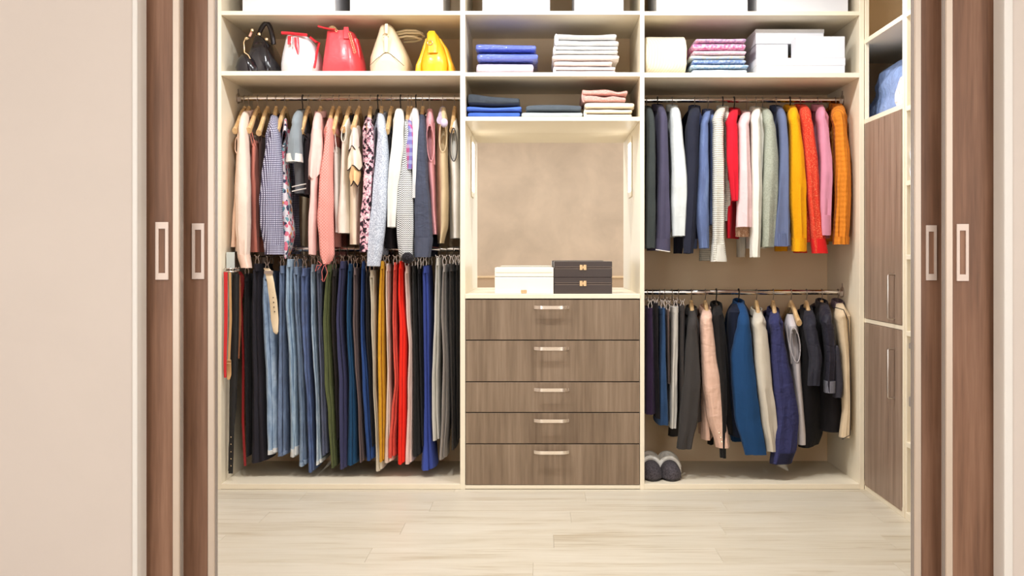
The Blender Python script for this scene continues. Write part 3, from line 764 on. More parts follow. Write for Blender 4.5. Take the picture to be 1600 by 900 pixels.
# ---- upper right rail: sweaters
def sw(short, label, hx, st, mat, **k):
    k.setdefault('hk', 'wire'); k.setdefault('neck', st[0][0]-4); k.setdefault('collar', mat); nm = k.pop('nm', 'sweater')
    return top(nm, nm if nm in ('sweater', 'cardigan', 'shirt', 'hoodie') else 'sweater', 'UR', short, label, hx, st, mat, **k)
sw('dark green-grey sweater', 'dark green-grey sweater pressed against the second divider', 1010, [(175, 1011, 1023), (200, 1012, 1025), (300, 1010, 1025), (388, 1009, 1025)], cloth((66, 71, 70)), hem=375)
pg = cloth((80, 76, 98))
sw('purple-grey sweater', 'purple-grey sweater with a white line at the sleeve end', 1027, [(172, 1029, 1042), (190, 1030, 1044), (250, 1030, 1045), (330, 1027, 1047), (391, 1024, 1047)], pg, cuff=(pg, 18), hk='dark', hem=378,
   extra=lambda root, sd: obj('white_edge', tube(bmesh.new(), [(X(1024.5+i*22/10, 5.15), 5.15-.004*math.sin(PI*i/10), Z(390+i*.35, 5.15)) for i in range(11)], .0022, 5), WHT, root))
sw('white-grey cotton sweater', 'pale white-grey cotton sweater with a drooping shoulder', 1050, [(173, 1048, 1064), (200, 1049, 1068), (250, 1050, 1072), (300, 1050, 1075), (369, 1051, 1071)], cloth((214, 219, 218)), hem=362)
sw('black zip hoodie', 'black hoodie with a navy yoke, sleeve end hanging low', 1085, [(174, 1078, 1094), (200, 1073, 1094), (250, 1072, 1092), (320, 1070, 1089), (365, 1068, 1087), (396, 1068, 1083)], cloth((38, 40, 54)), hk='wire', hem=372, nm='hoodie', collar=cloth((50, 58, 92)), bmat=cloth((46, 56, 92)))
sw('royal-blue denim shirt', 'royal-blue denim shirt between the black hoodie and the ribbed cream sweater', 1106, [(180, 1097, 1108), (220, 1094, 1108), (280, 1091, 1108), (340, 1088, 1108), (388, 1093, 1108)], cloth((72, 98, 156), 'denim', (56, 80, 136), (110, 136, 186)), nm='shirt', hem=350)
rib = cloth((222, 219, 206), 'stripe', (176, 170, 158))
sw('ribbed cream sweater', 'cream sweater with fine horizontal ribs and the longest sleeve of its rail', 1129, [(174, 1113, 1130), (200, 1116, 1132), (250, 1115, 1132), (320, 1114, 1132), (370, 1114, 1132), (408, 1112, 1136)], rib, cuff=(cloth((222, 219, 208)), 26), hk='dark', hem=345)
sw('bright red cardigan', 'bright red cardigan with a knotted front', 1147, [(178, 1134, 1150), (200, 1137, 1154), (250, 1137, 1154), (290, 1141, 1154), (314, 1144, 1153)], cloth((216, 28, 48)), hk='dark', hem=372, nm='cardigan',
   bst=[(180, 1132, 1146), (250, 1131, 1145), (330, 1131, 1144), (375, 1132, 1138)])
lace = cloth((240, 206, 206))
sw('pale pink sweater', 'pale pink sweater with a brown lace hem showing below', 1166, [(182, 1154, 1170), (200, 1155, 1172), (260, 1154, 1173), (310, 1153, 1175), (355, 1152, 1175)], lace, hem=352, hk='wire',
   extra=lambda root, sd: obj('lace_hem', (lambda b: (loft_strip(b, [(353, 1152, 1175), (370, 1153, 1174)], 5.18, 5.23, .03, seed=3, fold=.3, top=((0, 1), (1, 1)), step=3), b)[1])(bmesh.new()), cloth((176, 134, 104), 'speck', (226, 196, 170)), root))
sw('off-white fine sweater', 'off-white fine-knit sweater between the pale pink and sage sweaters', 1181, [(176, 1174, 1187), (200, 1175, 1190), (300, 1174, 1191), (350, 1174, 1190), (402, 1174, 1188)], cloth((236, 232, 220)), hem=388)
sw('sage grey sweater', 'sage grey sweater with a soft turned collar', 1191, [(177, 1192, 1208), (200, 1197, 1214), (250, 1194, 1217), (300, 1192, 1217), (350, 1191, 1214), (386, 1191, 1211)], cloth((172, 175, 158), 'mottle', (156, 160, 144)), hem=380)
sl = cloth((104, 114, 146))
sw('slate-blue sweater', 'slate-blue sweater with a deep ribbed cuff', 1212, [(180, 1219, 1231), (220, 1220, 1234), (300, 1216, 1234), (350, 1211, 1236), (384, 1209, 1237)], sl, cuff=(cloth((88, 98, 132), 'vstripe', (126, 136, 166)), 19), hem=372, neck=170, collar=cloth((58, 68, 96)))
yl = cloth((250, 172, 14), 'knit')
sw('mustard-yellow knit sweater', 'mustard-yellow chunky knit sweater', 1234, [(173, 1233, 1247), (200, 1236, 1253), (250, 1235, 1258), (300, 1234, 1260), (360, 1237, 1260), (392, 1239, 1260)], yl, cuff=(yl, 20), hk='dark', hem=372)
rd = cloth((226, 62, 42), 'speck', (246, 130, 90))
sw('orange-red fuzzy sweater', 'orange-red fuzzy sweater with a bright red cuff', 1250, [(172, 1252, 1268), (200, 1256, 1274), (250, 1259, 1279), (300, 1262, 1281), (350, 1266, 1286), (395, 1271, 1294)], rd, cuff=(cloth((228, 38, 36), 'vstripe', (196, 20, 24)), 22), hem=378)
mv = cloth((214, 142, 163))
sw('mauve-pink sweater', 'mauve-pink smooth sweater with a long plain cuff', 1277, [(172, 1277, 1288), (200, 1281, 1297), (250, 1283, 1301), (300, 1281, 1301), (367, 1280, 1298)], mv, cuff=(mv, 31), hem=372)
org = cloth((228, 136, 40), 'cable')
sw('orange cable-knit sweater', 'orange cable-knit sweater hanging last beside the side panel', 1305, [(170, 1301, 1322), (200, 1306, 1325), (240, 1307, 1330), (300, 1307, 1331), (350, 1305, 1330), (381, 1304, 1328)], org, cuff=(org, 11), hem=376)
# ---- lower right rail
def jk(short, label, hx, st, mat, **k):
    k.setdefault('collar', mat); k.setdefault('hk', 'wood'); nm = k.pop('nm', 'jacket'); ct = k.pop('ct', nm)
    return top(nm, ct, 'LR', short, label, hx, st, mat, **k)
jk('charcoal blazer', 'charcoal blazer with a slit sleeve end by the pale hanging skirt', 1080, [(498, 1077, 1088), (515, 1075, 1090), (550, 1072, 1094), (600, 1068, 1096), (650, 1063, 1092), (702, 1059, 1081)], cloth((64, 60, 58)), nm='blazer', hem=660, neck=484)
jk('peach blazer', 'peach blazer with a gold-buttoned sleeve', 1102, [(488, 1098, 1112), (510, 1096, 1116), (550, 1097, 1120), (600, 1099, 1129), (650, 1106, 1135), (700, 1121, 1141)], cloth((232, 192, 170), fold=.6), nm='blazer', hem=688, neck=483,
   bst=[(494, 1094, 1112), (600, 1096, 1114), (688, 1098, 1115)],
   extra=lambda root, sd: [obj('button', lathe(bmesh.new(), [(.001, Z(yy, 5.14)-.005), (.005, Z(yy, 5.14)), (.001, Z(yy, 5.14)+.005)], X(xx, 5.13), 5.13, 10), M['gold'], root) for xx, yy in ((1124, 676), (1126, 683), (1128, 690))])
jk('black shirt behind the peach blazer', 'black shirt with a long loose cuff behind the peach blazer', 1119, [(482, 1115, 1129), (520, 1117, 1133), (580, 1120, 1136), (640, 1123, 1137), (716, 1126, 1135)], cloth((30, 28, 28)), nm='shirt', hk='dark', hem=678, neck=478,
   bst=[(488, 1116, 1134), (600, 1124, 1146), (678, 1130, 1152)])
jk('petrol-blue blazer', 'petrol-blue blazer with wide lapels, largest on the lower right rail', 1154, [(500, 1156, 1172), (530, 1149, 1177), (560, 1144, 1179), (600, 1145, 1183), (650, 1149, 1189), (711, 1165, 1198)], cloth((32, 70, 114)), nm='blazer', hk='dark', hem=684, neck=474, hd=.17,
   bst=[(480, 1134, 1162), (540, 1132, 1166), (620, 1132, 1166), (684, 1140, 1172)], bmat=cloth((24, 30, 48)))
jk('ivory blazer', 'ivory blazer hanging between the petrol and the indigo jackets', 1182, [(494, 1177, 1190), (520, 1179, 1201), (560, 1180, 1204), (600, 1183, 1206), (650, 1189, 1213), (706, 1199, 1218)], cloth((214, 204, 186)), nm='blazer', hem=650, neck=486)
jk('indigo quilted jacket', 'indigo quilted jacket with a dark cuff hanging lowest', 1208, [(494, 1202, 1216), (520, 1207, 1225), (560, 1206, 1232), (600, 1209, 1240), (650, 1213, 1247), (700, 1207, 1245), (724, 1204, 1236)], cloth((56, 58, 100), fold=.8), hem=690, neck=486, fold=.16,
   cuff=(cloth((36, 36, 58)), 16))
jk('silver-grey sleeveless blouse', 'silver-grey sleeveless blouse slipping off its wooden hanger', 1236, [(502, 1229, 1248), (540, 1234, 1253), (580, 1238, 1254), (640, 1242, 1258), (696, 1244, 1263)], cloth((214, 206, 206), rough=.55), nm='blouse', ct='top', kind='tank', arm=(512, 566), hend=505, neck=490, collar=None)
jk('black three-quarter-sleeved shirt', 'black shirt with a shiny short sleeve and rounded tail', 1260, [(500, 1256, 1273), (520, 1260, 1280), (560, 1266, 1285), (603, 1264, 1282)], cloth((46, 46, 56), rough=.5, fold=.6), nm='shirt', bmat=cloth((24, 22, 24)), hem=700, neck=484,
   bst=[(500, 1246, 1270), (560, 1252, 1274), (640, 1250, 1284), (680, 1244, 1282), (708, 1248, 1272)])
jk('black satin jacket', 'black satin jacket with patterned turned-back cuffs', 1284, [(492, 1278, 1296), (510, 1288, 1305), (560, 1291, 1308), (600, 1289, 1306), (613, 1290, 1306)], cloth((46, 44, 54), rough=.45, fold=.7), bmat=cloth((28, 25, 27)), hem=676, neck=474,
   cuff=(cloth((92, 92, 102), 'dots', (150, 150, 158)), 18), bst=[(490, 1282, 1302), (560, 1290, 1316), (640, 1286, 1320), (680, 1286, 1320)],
   extra=lambda root, sd: obj('loose_sleeve', (lambda b: (loft_strip(b, [(540, 1304, 1314), (600, 1306, 1320), (622, 1305, 1318)], 5.15, 5.18, .03, seed=9), b)[1])(bmesh.new()), cloth((52, 50, 58), rough=.5, fold=.6), root))
jk('beige jacket piped in black', 'beige knit jacket with black piping, last by the side panel', 1309, [(484, 1304, 1319), (500, 1310, 1325), (560, 1316, 1328), (640, 1319, 1328), (684, 1314, 1328)], cloth((220, 196, 162)), hem=672, neck=474, hk='wire', collar=cloth((120, 100, 108), 'vstripe', (40, 34, 40)),
   extra=lambda root, sd: obj('piping', tube(bmesh.new(), [(X(a, 5.14), 5.14, Z(b, 5.14)) for a, b in ((1304, 480), (1318, 484), (1325, 500), (1327, 540), (1329, 600), (1329, 650), (1328, 680), (1316, 686))], .0022, 5), BLK, root))

# ---- clip hangers, trousers, skirts
def clip_hanger(hx, zr, ywaist, desc, group, hd=.15):
    x = X(hx, RAILY); root = empty('clip_hanger', (x, RAILY, zr), 'metal clip hanger holding the %s' % desc, 'hanger', group)
    m = bmesh.new(); hook(m, x, zr, .0018, .04); obj('hook', m, M['steel'], root)
    m = bmesh.new(); tube(m, [(x, RAILY-hd, zr-.038), (x, RAILY+hd, zr-.038)], .0028, 6); obj('bar', m, M['steel'], root)
    zw = Z(ywaist, 5.22)
    zc = min(zr-.045, zw+.03)
    for s in (-1, 1):
        m = bmesh.new(); yv = RAILY+s*(hd-.012)
        tube(m, [(x, yv, zr-.038), (x, yv, zc)], .002, 5)
        for q in (-1, 1):
            rings = []
            for (dx, z) in ((.011, zc+.016), (.004, zc), (.009, zc-.014), (.006, zw-.012)):
                rings.append([Vector((x+q*dx+a, yv+b, z)) for a, b in ((-.0014, -.007), (.0014, -.007), (.0014, .007), (-.0014, .007))])
            rings_mesh(m, rings)
        obj('clip', m, M['steel'], root)
    return root
YT = 5.20
def trousers(name, cat, rail_, short, label, st, mat, cuff=None, legs=2, waist=9, hd=.15, fold=.10, noh=False, hx=None):
    SEED[0] += 1; sd = SEED[0]+100; zr = RZ[rail_]
    y0 = st[0][0]; mid = (st[0][1]+st[0][2])/2
    if hx is None: hx = CX+(mid-CX)*.967
    root = empty(name, (X(hx, RAILY), RAILY, zr-.08), label, cat, GG[rail_])
    clip_hanger(hx, zr, y0, short, GRP[rail_])
    yc = YT+hd
    if legs == 2:
        wst = [(y0, st[0][1]+.5, st[0][2]-.5), (y0+waist+3, interp(st, y0+waist+3)[0]-.3, interp(st, y0+waist+3)[1]+.3)]
        m = bmesh.new(); loft_strip(m, wst, YT, yc, hd*.98, seed=sd, fold=.04, top=((0, .8), (.6, 1)), step=3)
        obj('waistband', m, mat, root)
        for s in (0, 1):
            stt = [(a if a < st[-1][0] else a-(3 if s else 0), p, q) for a, p, q in st]
            m = bmesh.new(); loft_strip(m, stt, YT, yc+.014*s, lambda t: hd*(.96-.18*t), seed=sd+s*31, fold=fold*.6, split=s, ytop=y0+waist, top=((0, .9), (2, 1)), n=24)
            lg = obj('leg', m, mat, root)
            if cuff:
                cm, hpx = cuff; e = st[-1]; a = interp(st, e[0]-hpx)
                def half(p, q): w = q-p; return (p, p+w*.67) if s == 0 else (p+w*.35, q)
                h0 = half(*a); h1 = half(e[1], e[2]); off = 3 if s else 0
                m = bmesh.new(); loft_strip(m, [(e[0]-hpx-off, h0[0]-.4, h0[1]+.4), (e[0]-off+.6, h1[0]-.4, h1[1]+.4)], YT-.003, yc+.012*s, hd*.82, seed=sd+s*31, fold=fold*.6, top=((0, 1), (.5, 1)), step=3, n=24)
                obj('cuff', m, cm, lg)
    else:
        m = bmesh.new(); loft_strip(m, st, YT, yc, hd, seed=sd, fold=fold, top=((0, .85), (1, 1)), n=28); obj('skirt_body', m, mat, root)
        m = bmesh.new(); loft_strip(m, [(y0-.3, st[0][1]-.3, st[0][2]+.3), (y0+waist, interp(st, y0+waist)[0]-.4, interp(st, y0+waist)[1]+.4)], YT-.001, yc, hd*1.0, seed=sd, fold=.05, top=((0, .85), (.6, 1)), step=3, n=28)
        obj('waistband', m, mat, root)
    return root
def T(short, label, st, mat, **k):
    nm = k.pop('nm', 'trousers'); return trousers(nm, nm, 'LL', short, label, st, mat, **k)
def denim(a, b, c): return cloth(a, 'denim', b, c, rough=.8, fold=.5)
HW = cloth((222, 222, 220))
T('slim black trousers', 'slim black trousers between the belts and the charcoal pair', [(428, 379, 387), (520, 378, 387), (620, 380, 387), (716, 381, 387)], cloth((30, 27, 29)))
T('charcoal trousers', 'charcoal black trousers hanging before the first blue jeans', [(412, 391, 407), (500, 387, 408), (600, 388, 410), (670, 387, 412), (726, 385, 414)], cloth((44, 41, 48)))
T('faded pale jeans with turned white hem', 'faded pale blue jeans with a turned-up white hem behind the cream belt', [(424, 408, 421), (470, 405, 424), (520, 407, 427), (600, 410, 431), (660, 411, 432), (712, 412, 432)], denim((142, 168, 196), (96, 124, 160), (188, 208, 226)), nm='jeans', cuff=(HW, 6), fold=.14)
T('mid-blue washed jeans', 'mid-blue washed jeans right of the cream belt', [(415, 433, 444), (500, 433, 443), (600, 430, 445), (660, 429, 446), (715, 429, 446)], denim((84, 108, 146), (58, 78, 112), (126, 148, 180)), nm='jeans', cuff=(denim((84, 108, 146), (58, 78, 112), (126, 148, 180)), 5))
T('ice-blue jeans with pale cuff', 'ice-blue jeans with a thick pale cuff and the highest waist', [(405, 444, 456), (480, 442, 456), (560, 447, 461), (650, 449, 461), (716, 449, 463)], denim((158, 184, 206), (120, 150, 180), (196, 214, 228)), nm='jeans', cuff=(HW, 12))
T('grey-blue jeans', 'grey-blue jeans with a frayed hem next to the ice-blue pair', [(417, 455, 466), (480, 457, 467), (560, 461, 472), (650, 464, 474), (731, 463, 476)], denim((110, 134, 164), (80, 100, 130), (150, 172, 198)), nm='jeans', cuff=(denim((140, 164, 190), (110, 134, 164), (180, 196, 212)), 6))
T('royal-blue jeans', 'royal-blue jeans darkening towards the hem', [(419, 467, 480), (500, 467, 480), (570, 471, 482), (620, 475, 484), (741, 478, 489)], denim((56, 84, 142), (38, 58, 104), (92, 124, 180)), nm='jeans')
T('white-blue bleached jeans', 'white-blue bleached narrow jeans', [(413, 483, 491), (500, 483, 491), (560, 486, 494), (640, 491, 497), (728, 490, 500)], denim((164, 184, 202), (120, 146, 172), (204, 216, 226)), nm='jeans', cuff=(HW, 5))
T('dark indigo jeans', 'dark indigo jeans partly covered by the olive trousers', [(415, 492, 501), (500, 494, 502), (600, 496, 508), (714, 498, 511)], denim((44, 50, 86), (32, 36, 64), (66, 74, 112)), nm='jeans')
T('olive green trousers', 'olive green cotton trousers', [(413, 508, 518), (470, 503, 516), (500, 501, 515), (600, 503, 519), (650, 508, 522), (734, 513, 524)], cloth((92, 98, 62), fold=.6))
T('dark brown narrow trousers', 'dark brown narrow trousers right behind the olive pair', [(420, 517, 524), (500, 515, 523), (600, 520, 526), (690, 523, 528)], cloth((44, 36, 34)))
T('dusky navy trousers', 'dusky navy-violet trousers with wide straight legs', [(408, 528, 538), (500, 522, 533), (600, 525, 541), (680, 526, 541), (736, 527, 540)], cloth((64, 64, 96)))
T('teal-blue trousers', 'deep teal-blue trousers between navy-violet and brown pairs', [(412, 541, 549), (500, 538, 548), (600, 541, 555), (680, 540, 556), (730, 538, 556)], cloth((36, 78, 116)))
T('taupe trousers', 'taupe brown trousers with a dark belt at the waist', [(418, 550, 557), (500, 549, 557), (560, 551, 559), (640, 556, 563), (725, 558, 567)], cloth((112, 94, 92)))
T('cobalt-navy trousers', 'cobalt-navy trousers beside the cream pair', [(408, 563, 570), (500, 561, 568), (600, 562, 578), (660, 565, 582), (722, 569, 584)], cloth((46, 74, 130)))
T('black slim trousers by the navy pair', 'black slim trousers wedged before the cream pair', [(422, 570, 576), (500, 569, 576), (600, 574, 580), (700, 578, 584)], cloth((34, 32, 38)))
T('cream linen trousers', 'cream linen trousers whose flared hem hangs low under the mustard pair', [(422, 575, 584), (500, 577, 585), (600, 580, 586), (690, 584, 591), (739, 583, 597)], cloth((218, 208, 188)))
T('mustard trousers', 'mustard yellow creased trousers', [(408, 592, 600), (470, 589, 600), (560, 587, 600), (640, 588, 602), (724, 589, 601)], cloth((216, 158, 40), fold=.7))
T('ivory trousers', 'ivory trousers with a wide pale hem behind the coral pair', [(412, 601, 606), (500, 601, 607), (560, 603, 608), (660, 600, 610), (726, 597, 613)], cloth((238, 220, 204)))
T('coral trousers', 'coral corduroy trousers with bunched hem', [(410, 613, 619), (500, 611, 618), (600, 613, 622), (650, 608, 619), (690, 603, 617), (718, 602, 617)], cloth((228, 92, 76), fold=.6))
T('scarlet trousers', 'scarlet red trousers, brightest on the lower left rail', [(408, 621, 629), (460, 620, 630), (520, 621, 635), (600, 620, 634), (728, 618, 633)], cloth((252, 48, 30)))
T('blush-pink trousers', 'blush-pink trousers with a soft crease beside the scarlet pair', [(415, 630, 639), (480, 632, 641), (540, 636, 644), (620, 634, 644), (728, 630, 644)], cloth((236, 206, 196)))
T('black straight trousers', 'black straight trousers next to the blush-pink pair', [(415, 641, 650), (500, 643, 652), (600, 644, 655), (716, 642, 657)], cloth((46, 44, 44)))
T('black narrow trousers by the blue pair', 'black narrow trousers tucked against the bright blue pair', [(416, 651, 657), (500, 652, 658), (600, 654, 661), (700, 656, 664)], cloth((30, 28, 34)))
T('bright blue trousers', 'bright blue trousers with a buckle loop at the waist', [(415, 657, 668), (450, 658, 670), (600, 660, 671), (670, 658, 673), (738, 655, 679)], cloth((64, 82, 164)))
T('light grey trousers', 'light grey trousers with a slit hem, waist highest by the divider', [(403, 679, 687), (500, 676, 687), (600, 672, 685), (650, 671, 686), (691, 673, 687)], cloth((218, 214, 204)))
T('mid-grey trousers', 'mid-grey pleated trousers between light grey and charcoal pairs', [(413, 690, 697), (500, 687, 698), (560, 690, 701), (650, 687, 701), (721, 683, 697)], cloth((160, 153, 148)))
T('dark charcoal trousers', 'dark charcoal trousers second from the drawer divider', [(412, 700, 709), (500, 699, 711), (600, 702, 711), (706, 704, 712)], cloth((56, 52, 50)))
T('black trousers at the divider', 'black trousers pressed against the drawer divider', [(410, 711, 716), (500, 711, 717), (690, 712, 718)], cloth((42, 38, 36)))
def S(short, label, st, mat, **k):
    nm = k.pop('nm', 'skirt'); k.setdefault('legs', 1); return trousers(nm, nm, 'LR', short, label, st, mat, **k)
S('dark plum skirt', 'dark plum skirt hanging first beside the drawer divider', [(482, 1010, 1024), (550, 1009, 1026), (648, 1008, 1028)], cloth((58, 42, 70)))
S('black skirt', 'black skirt between the plum and petrol skirts', [(474, 1020, 1031), (560, 1023, 1031), (655, 1026, 1033)], cloth((34, 30, 34)))
S('petrol-blue skirt', 'petrol-blue skirt beside the off-white skirt', [(482, 1032, 1042), (550, 1031, 1043), (610, 1029, 1046), (665, 1027, 1048)], cloth((52, 80, 118)))
S('taupe narrow skirt', 'taupe narrow skirt glimpsed behind the petrol skirt', [(484, 1042, 1048), (600, 1044, 1048)], cloth((110, 92, 86)))
S('off-white skirt', 'off-white pencil skirt on the lower right rail', [(480, 1051, 1063), (550, 1049, 1062), (640, 1047, 1062), (670, 1047, 1060)], cloth((218, 212, 202)))
S('dark grey skirt', 'dark grey skirt between the off-white skirt and charcoal blazer', [(478, 1063, 1072), (550, 1063, 1073), (660, 1064, 1074)], cloth((66, 60, 58)))

# ---- belts on the left
def strap(name, label, pts, w, mat, Y=5.19, hem_tab=None, parts=None, group='belts hanging beside the trousers'):
    """flat strap with thickness following (px, py, [width]) points"""
    m = bmesh.new(); rings = []
    P = []
    for a, b in zip(pts, pts[1:]):
        for i in range(6): t = i/6; P.append(tuple(u+(v-u)*t for u, v in zip(a, b)))
    P.append(pts[-1])
    for i, p in enumerate(P):
        ww = (p[2] if len(p) > 2 else w)/2*Y/F; cx = X(p[0], Y); z = Z(p[1], Y); yv = Y+.004*math.sin(i*.35)
        rings.append([Vector((cx-ww, yv, z)), Vector((cx-ww*.8, yv-.0022, z)), Vector((cx+ww*.8, yv-.0022, z)), Vector((cx+ww, yv, z)), Vector((cx+ww*.8, yv+.0022, z)), Vector((cx-ww*.8, yv+.0022, z))])
    root = empty(name, (X(pts[0][0], Y), Y, Z(pts[0][1], Y)), label, 'belt', group)
    rings_mesh(m, rings); obj('strap', m, mat, root)
    if parts: parts(root)
    return root
lt = lambda n, c: leather(n, c, .4, .15)
RED = lt('red_leather', (214, 40, 44)); BKL = leather('black_leather', (16, 13, 13), .6, 0); TAN = lt('tan_leather', (206, 160, 106)); BRN = lt('brown_leather', (150, 92, 60)); CRB = lt('cream_leather', (230, 208, 172)); DRD = lt('dark_red_leather', (150, 24, 30))
def ring_buckle(px, py, wx, wy, Y=5.185, mat='gold'):
    def f(root):
        x0, x1 = X(px-wx/2, Y), X(px+wx/2, Y); z0, z1 = Z(py+wy/2, Y), Z(py-wy/2, Y)
        m = bmesh.new(); tube(m, [(x0, Y-.006, z0), (x1, Y-.006, z0), (x1, Y-.006, z1), (x0, Y-.006, z1)], .0022, 6, True); obj('buckle', m, M[mat], root)
    return f
strap('belt', 'narrow bright red belt hanging first by the left side panel', [(352.5, 425, 6), (352.5, 500, 5.5), (352, 560, 5), (352, 590, 4)], 6, RED, Y=5.112)
strap('belt', 'tan belt with a rounded buckle tab beside the red belt', [(359, 426, 4), (360, 500, 4), (358, 562, 4), (357.5, 566, 7), (357.5, 586, 7), (357.5, 593, 4)], 4, TAN, Y=5.122, parts=ring_buckle(357.5, 565, 8, 5, 5.118))
strap('belt', 'wide black belt with studded end reaching nearly to the cabinet base', [(367, 428, 9), (365, 520, 10), (364, 600, 10), (362, 680, 8), (360, 740, 7)], 10, BKL, Y=5.155,
      parts=lambda root: [obj('stud', lathe(bmesh.new(), [(.0005, Z(yy, 5.15)-.003), (.003, Z(yy, 5.15)), (.0005, Z(yy, 5.15)+.003)], X(361, 5.15), 5.150, 8), M['gold'], root) for yy in (683, 694, 706, 717, 728)])
strap('belt', 'second black belt showing behind the wide studded one', [(371, 428, 6), (370, 520, 6), (366, 640, 7), (360, 700, 6), (359, 736, 6)], 6, leather('worn_black_leather', (26, 21, 20), .6, 0), Y=5.175)
strap('belt', 'thin brown belt between the black belt and dark red strap', [(374, 430, 3.5), (375, 500, 3.5), (373, 560, 3)], 3.5, BRN, Y=5.19)
strap('belt', 'dark red belt looped over the hanger and hanging behind', [(374, 424, 5), (378, 432, 7), (380, 444, 6), (377, 470, 3), (380, 560, 4), (380, 660, 4), (383, 728, 4)], 5, DRD, Y=5.235)
strap('belt', 'wide cream belt with five punched holes over the pale jeans', [(416, 419, 9), (419, 424, 11), (423, 440, 11), (427, 470, 12), (429, 500, 12), (431, 518, 8), (432, 522, 3)], 11, CRB, Y=5.15, group=None,
      parts=lambda root: [obj('hole', lathe(bmesh.new(), [(.0005, Z(yy, 5.14)-.0034), (.0034, Z(yy, 5.14)), (.0005, Z(yy, 5.14)+.0034)], X(xx, 5.1475), 5.1475, 10), BKL, root) for xx, yy in ((426.5, 457), (427, 465), (427.5, 472.5), (428, 480), (429, 487))]
      + [obj('keeper', B(X(413, 5.15), X(427, 5.15), 5.143, 5.157, Z(428, 5.15), Z(423, 5.15), .001), M['steel'], root, False)])
# belt hanger: chrome ring of hooks with a label plate
bx = X(362, 5.17); root = empty('belt_hanger', (bx, 5.17, zLL), 'chrome belt rack with a clear tag, hooked at the left end of the trouser rail', 'hanger')
m = bmesh.new(); tube(m, [(bx+.033*math.cos(2*PI*k/24), 5.17+.045*math.sin(2*PI*k/24), Z(424, 5.2)) for k in range(24)], .0035, 6, True)
tube(m, [(bx+.033*math.cos(2*PI*k/24), 5.17+.045*math.sin(2*PI*k/24), Z(419.5, 5.2)) for k in range(24)], .0025, 6, True)
for k in range(8): a = 2*PI*k/8+.2; tube(m, [(bx+.033*math.cos(a), 5.17+.045*math.sin(a), Z(424, 5.2)), (bx+.033*math.cos(a), 5.17+.045*math.sin(a), Z(417, 5.2))], .002, 5)
obj('ring', m, M['chrome'], root)
m = bmesh.new(); box(m, X(354, 5.17), X(367, 5.17), 5.164, 5.169, Z(419, 5.22), Z(394, 5.22), .001); obj('tag', m, plain('frosted_tag', (200, 206, 200), .3), root, False)
m = bmesh.new(); hook(m, bx, zLL, .0025, .03); tube(m, [(bx, RAILY, zLL-.03), (bx, 5.22, Z(396, 5.2)), (bx, 5.22, Z(420, 5.2))], .0022, 6); obj('hook', m, M['chrome'], root)

# ------------------------------------------------------------------ folded textiles
def slab(bm, x0, x1, y0, y1, z0, z1, seed=0, amp=.0, ex=.58, sag=0.0, tilt=0.0):
    n = 28; rows = []
    cy, cz, hy, hz = (y0+y1)/2, (z0+z1)/2, (y1-y0)/2, (z1-z0)/2
    ts = [0, .004, .015, .035]+[.035+.93*i/16 for i in range(1, 16)]+[.965, .985, .996, 1]
    sc = [.45, .72, .90, 1]+[1]*15+[1, .90, .72, .45]
    for t, s in zip(ts, sc):
        x = x0+(x1-x0)*t; ring = []
        wz = amp*noise.noise(Vector((t*3.2, seed*1.7, 0)))
        for k in range(n):
            th = 2*PI*k/n; yy = sgnpow(math.cos(th), ex)*hy*(.94+.06*s); zz = sgnpow(math.sin(th), ex)*hz*s
            up = 1 if zz > 0 else 0
            zz += (wz+sag*(math.sin(PI*t))+tilt*(t-.5))*(.25+.75*up)
            p = Vector((x+.003*noise.noise(Vector((yy*30, seed, zz*50))), cy+yy+.004*noise.noise(Vector((x*14, zz*30, seed))), cz+zz))
            ring.append(p)
        rows.append(ring)
    rings_mesh(bm, rows)
def folded(name, label, cat, px0, px1, yt, yb, Yf, depth, mat, layers=2, group=None, amp=.003, sag=0, tilt=0, seed=1, zb=None, ends=True):
    x0, x1 = X(px0, Yf), X(px1, Yf); z1 = Z(yt, Yf); z0 = Z(yb, Yf) if zb is None else zb
    root = empty(name, ((x0+x1)/2, Yf+depth/2, z0), label, cat, group); h = (z1-z0)/layers
    for i in range(layers):
        m = bmesh.new(); r = random.Random(seed*9+i)
        a, b = r.uniform(-.004, .004), r.uniform(-.006, .006)
        slab(m, x0+(a if i else 0), x1+b, Yf+r.uniform(0, .006), Yf+depth, z0+h*i, z0+h*(i+1)+.0005, seed*7+i, amp, sag=sag*(i+1)/layers, tilt=tilt*(i+1)/layers)
        obj('fold', m, mat, root)
    if layers > 1 and ends:      # the turned edge joining the layers at one side
        m = bmesh.new(); hh = (z1-z0)*.46
        tube(m, [(x0+.004, Yf+.012, (z0+z1)/2), (x0+.004, Yf+depth*.9, (z0+z1)/2)], hh, 14, flat=(.35, 1)); obj('turned_edge', m, mat, root)
    return root
zs2m = fz(113)+.0; zs3m = fz(182.5); zs2r = fz(113.5); zs2l = fz(111)
gS = 'folded towels on the middle top shelf'
def film(name, rgb):
    t = NT(name); return t.set(Base_Color=lin(rgb), Roughness=.12, Coat_Weight=1.0, Coat_Roughness=.05, Normal=t.bump(t.noise(t.map(t.obj(), (1, 1, 2.5)), 30, 3, .6, 1.2), .9, .01))
fb = film('wrapped_blue_fabric', (104, 122, 212)); fw = film('wrapped_lilac_fabric', (214, 200, 222))
YQ = 5.16
folded('wrapped_bedding', 'plastic-wrapped lilac-white bedding pack, bottom of its stack', 'bedding', 744, 834, 96.5, 112, YQ, .36, fw, 1, 'wrapped bedding packs', zb=zs2m, amp=.001)
folded('wrapped_bedding', 'plastic-wrapped blue bedding pack in the middle of the stack', 'bedding', 745, 841, 81.5, 96, YQ-.01, .36, fb, 1, 'wrapped bedding packs', amp=.002)
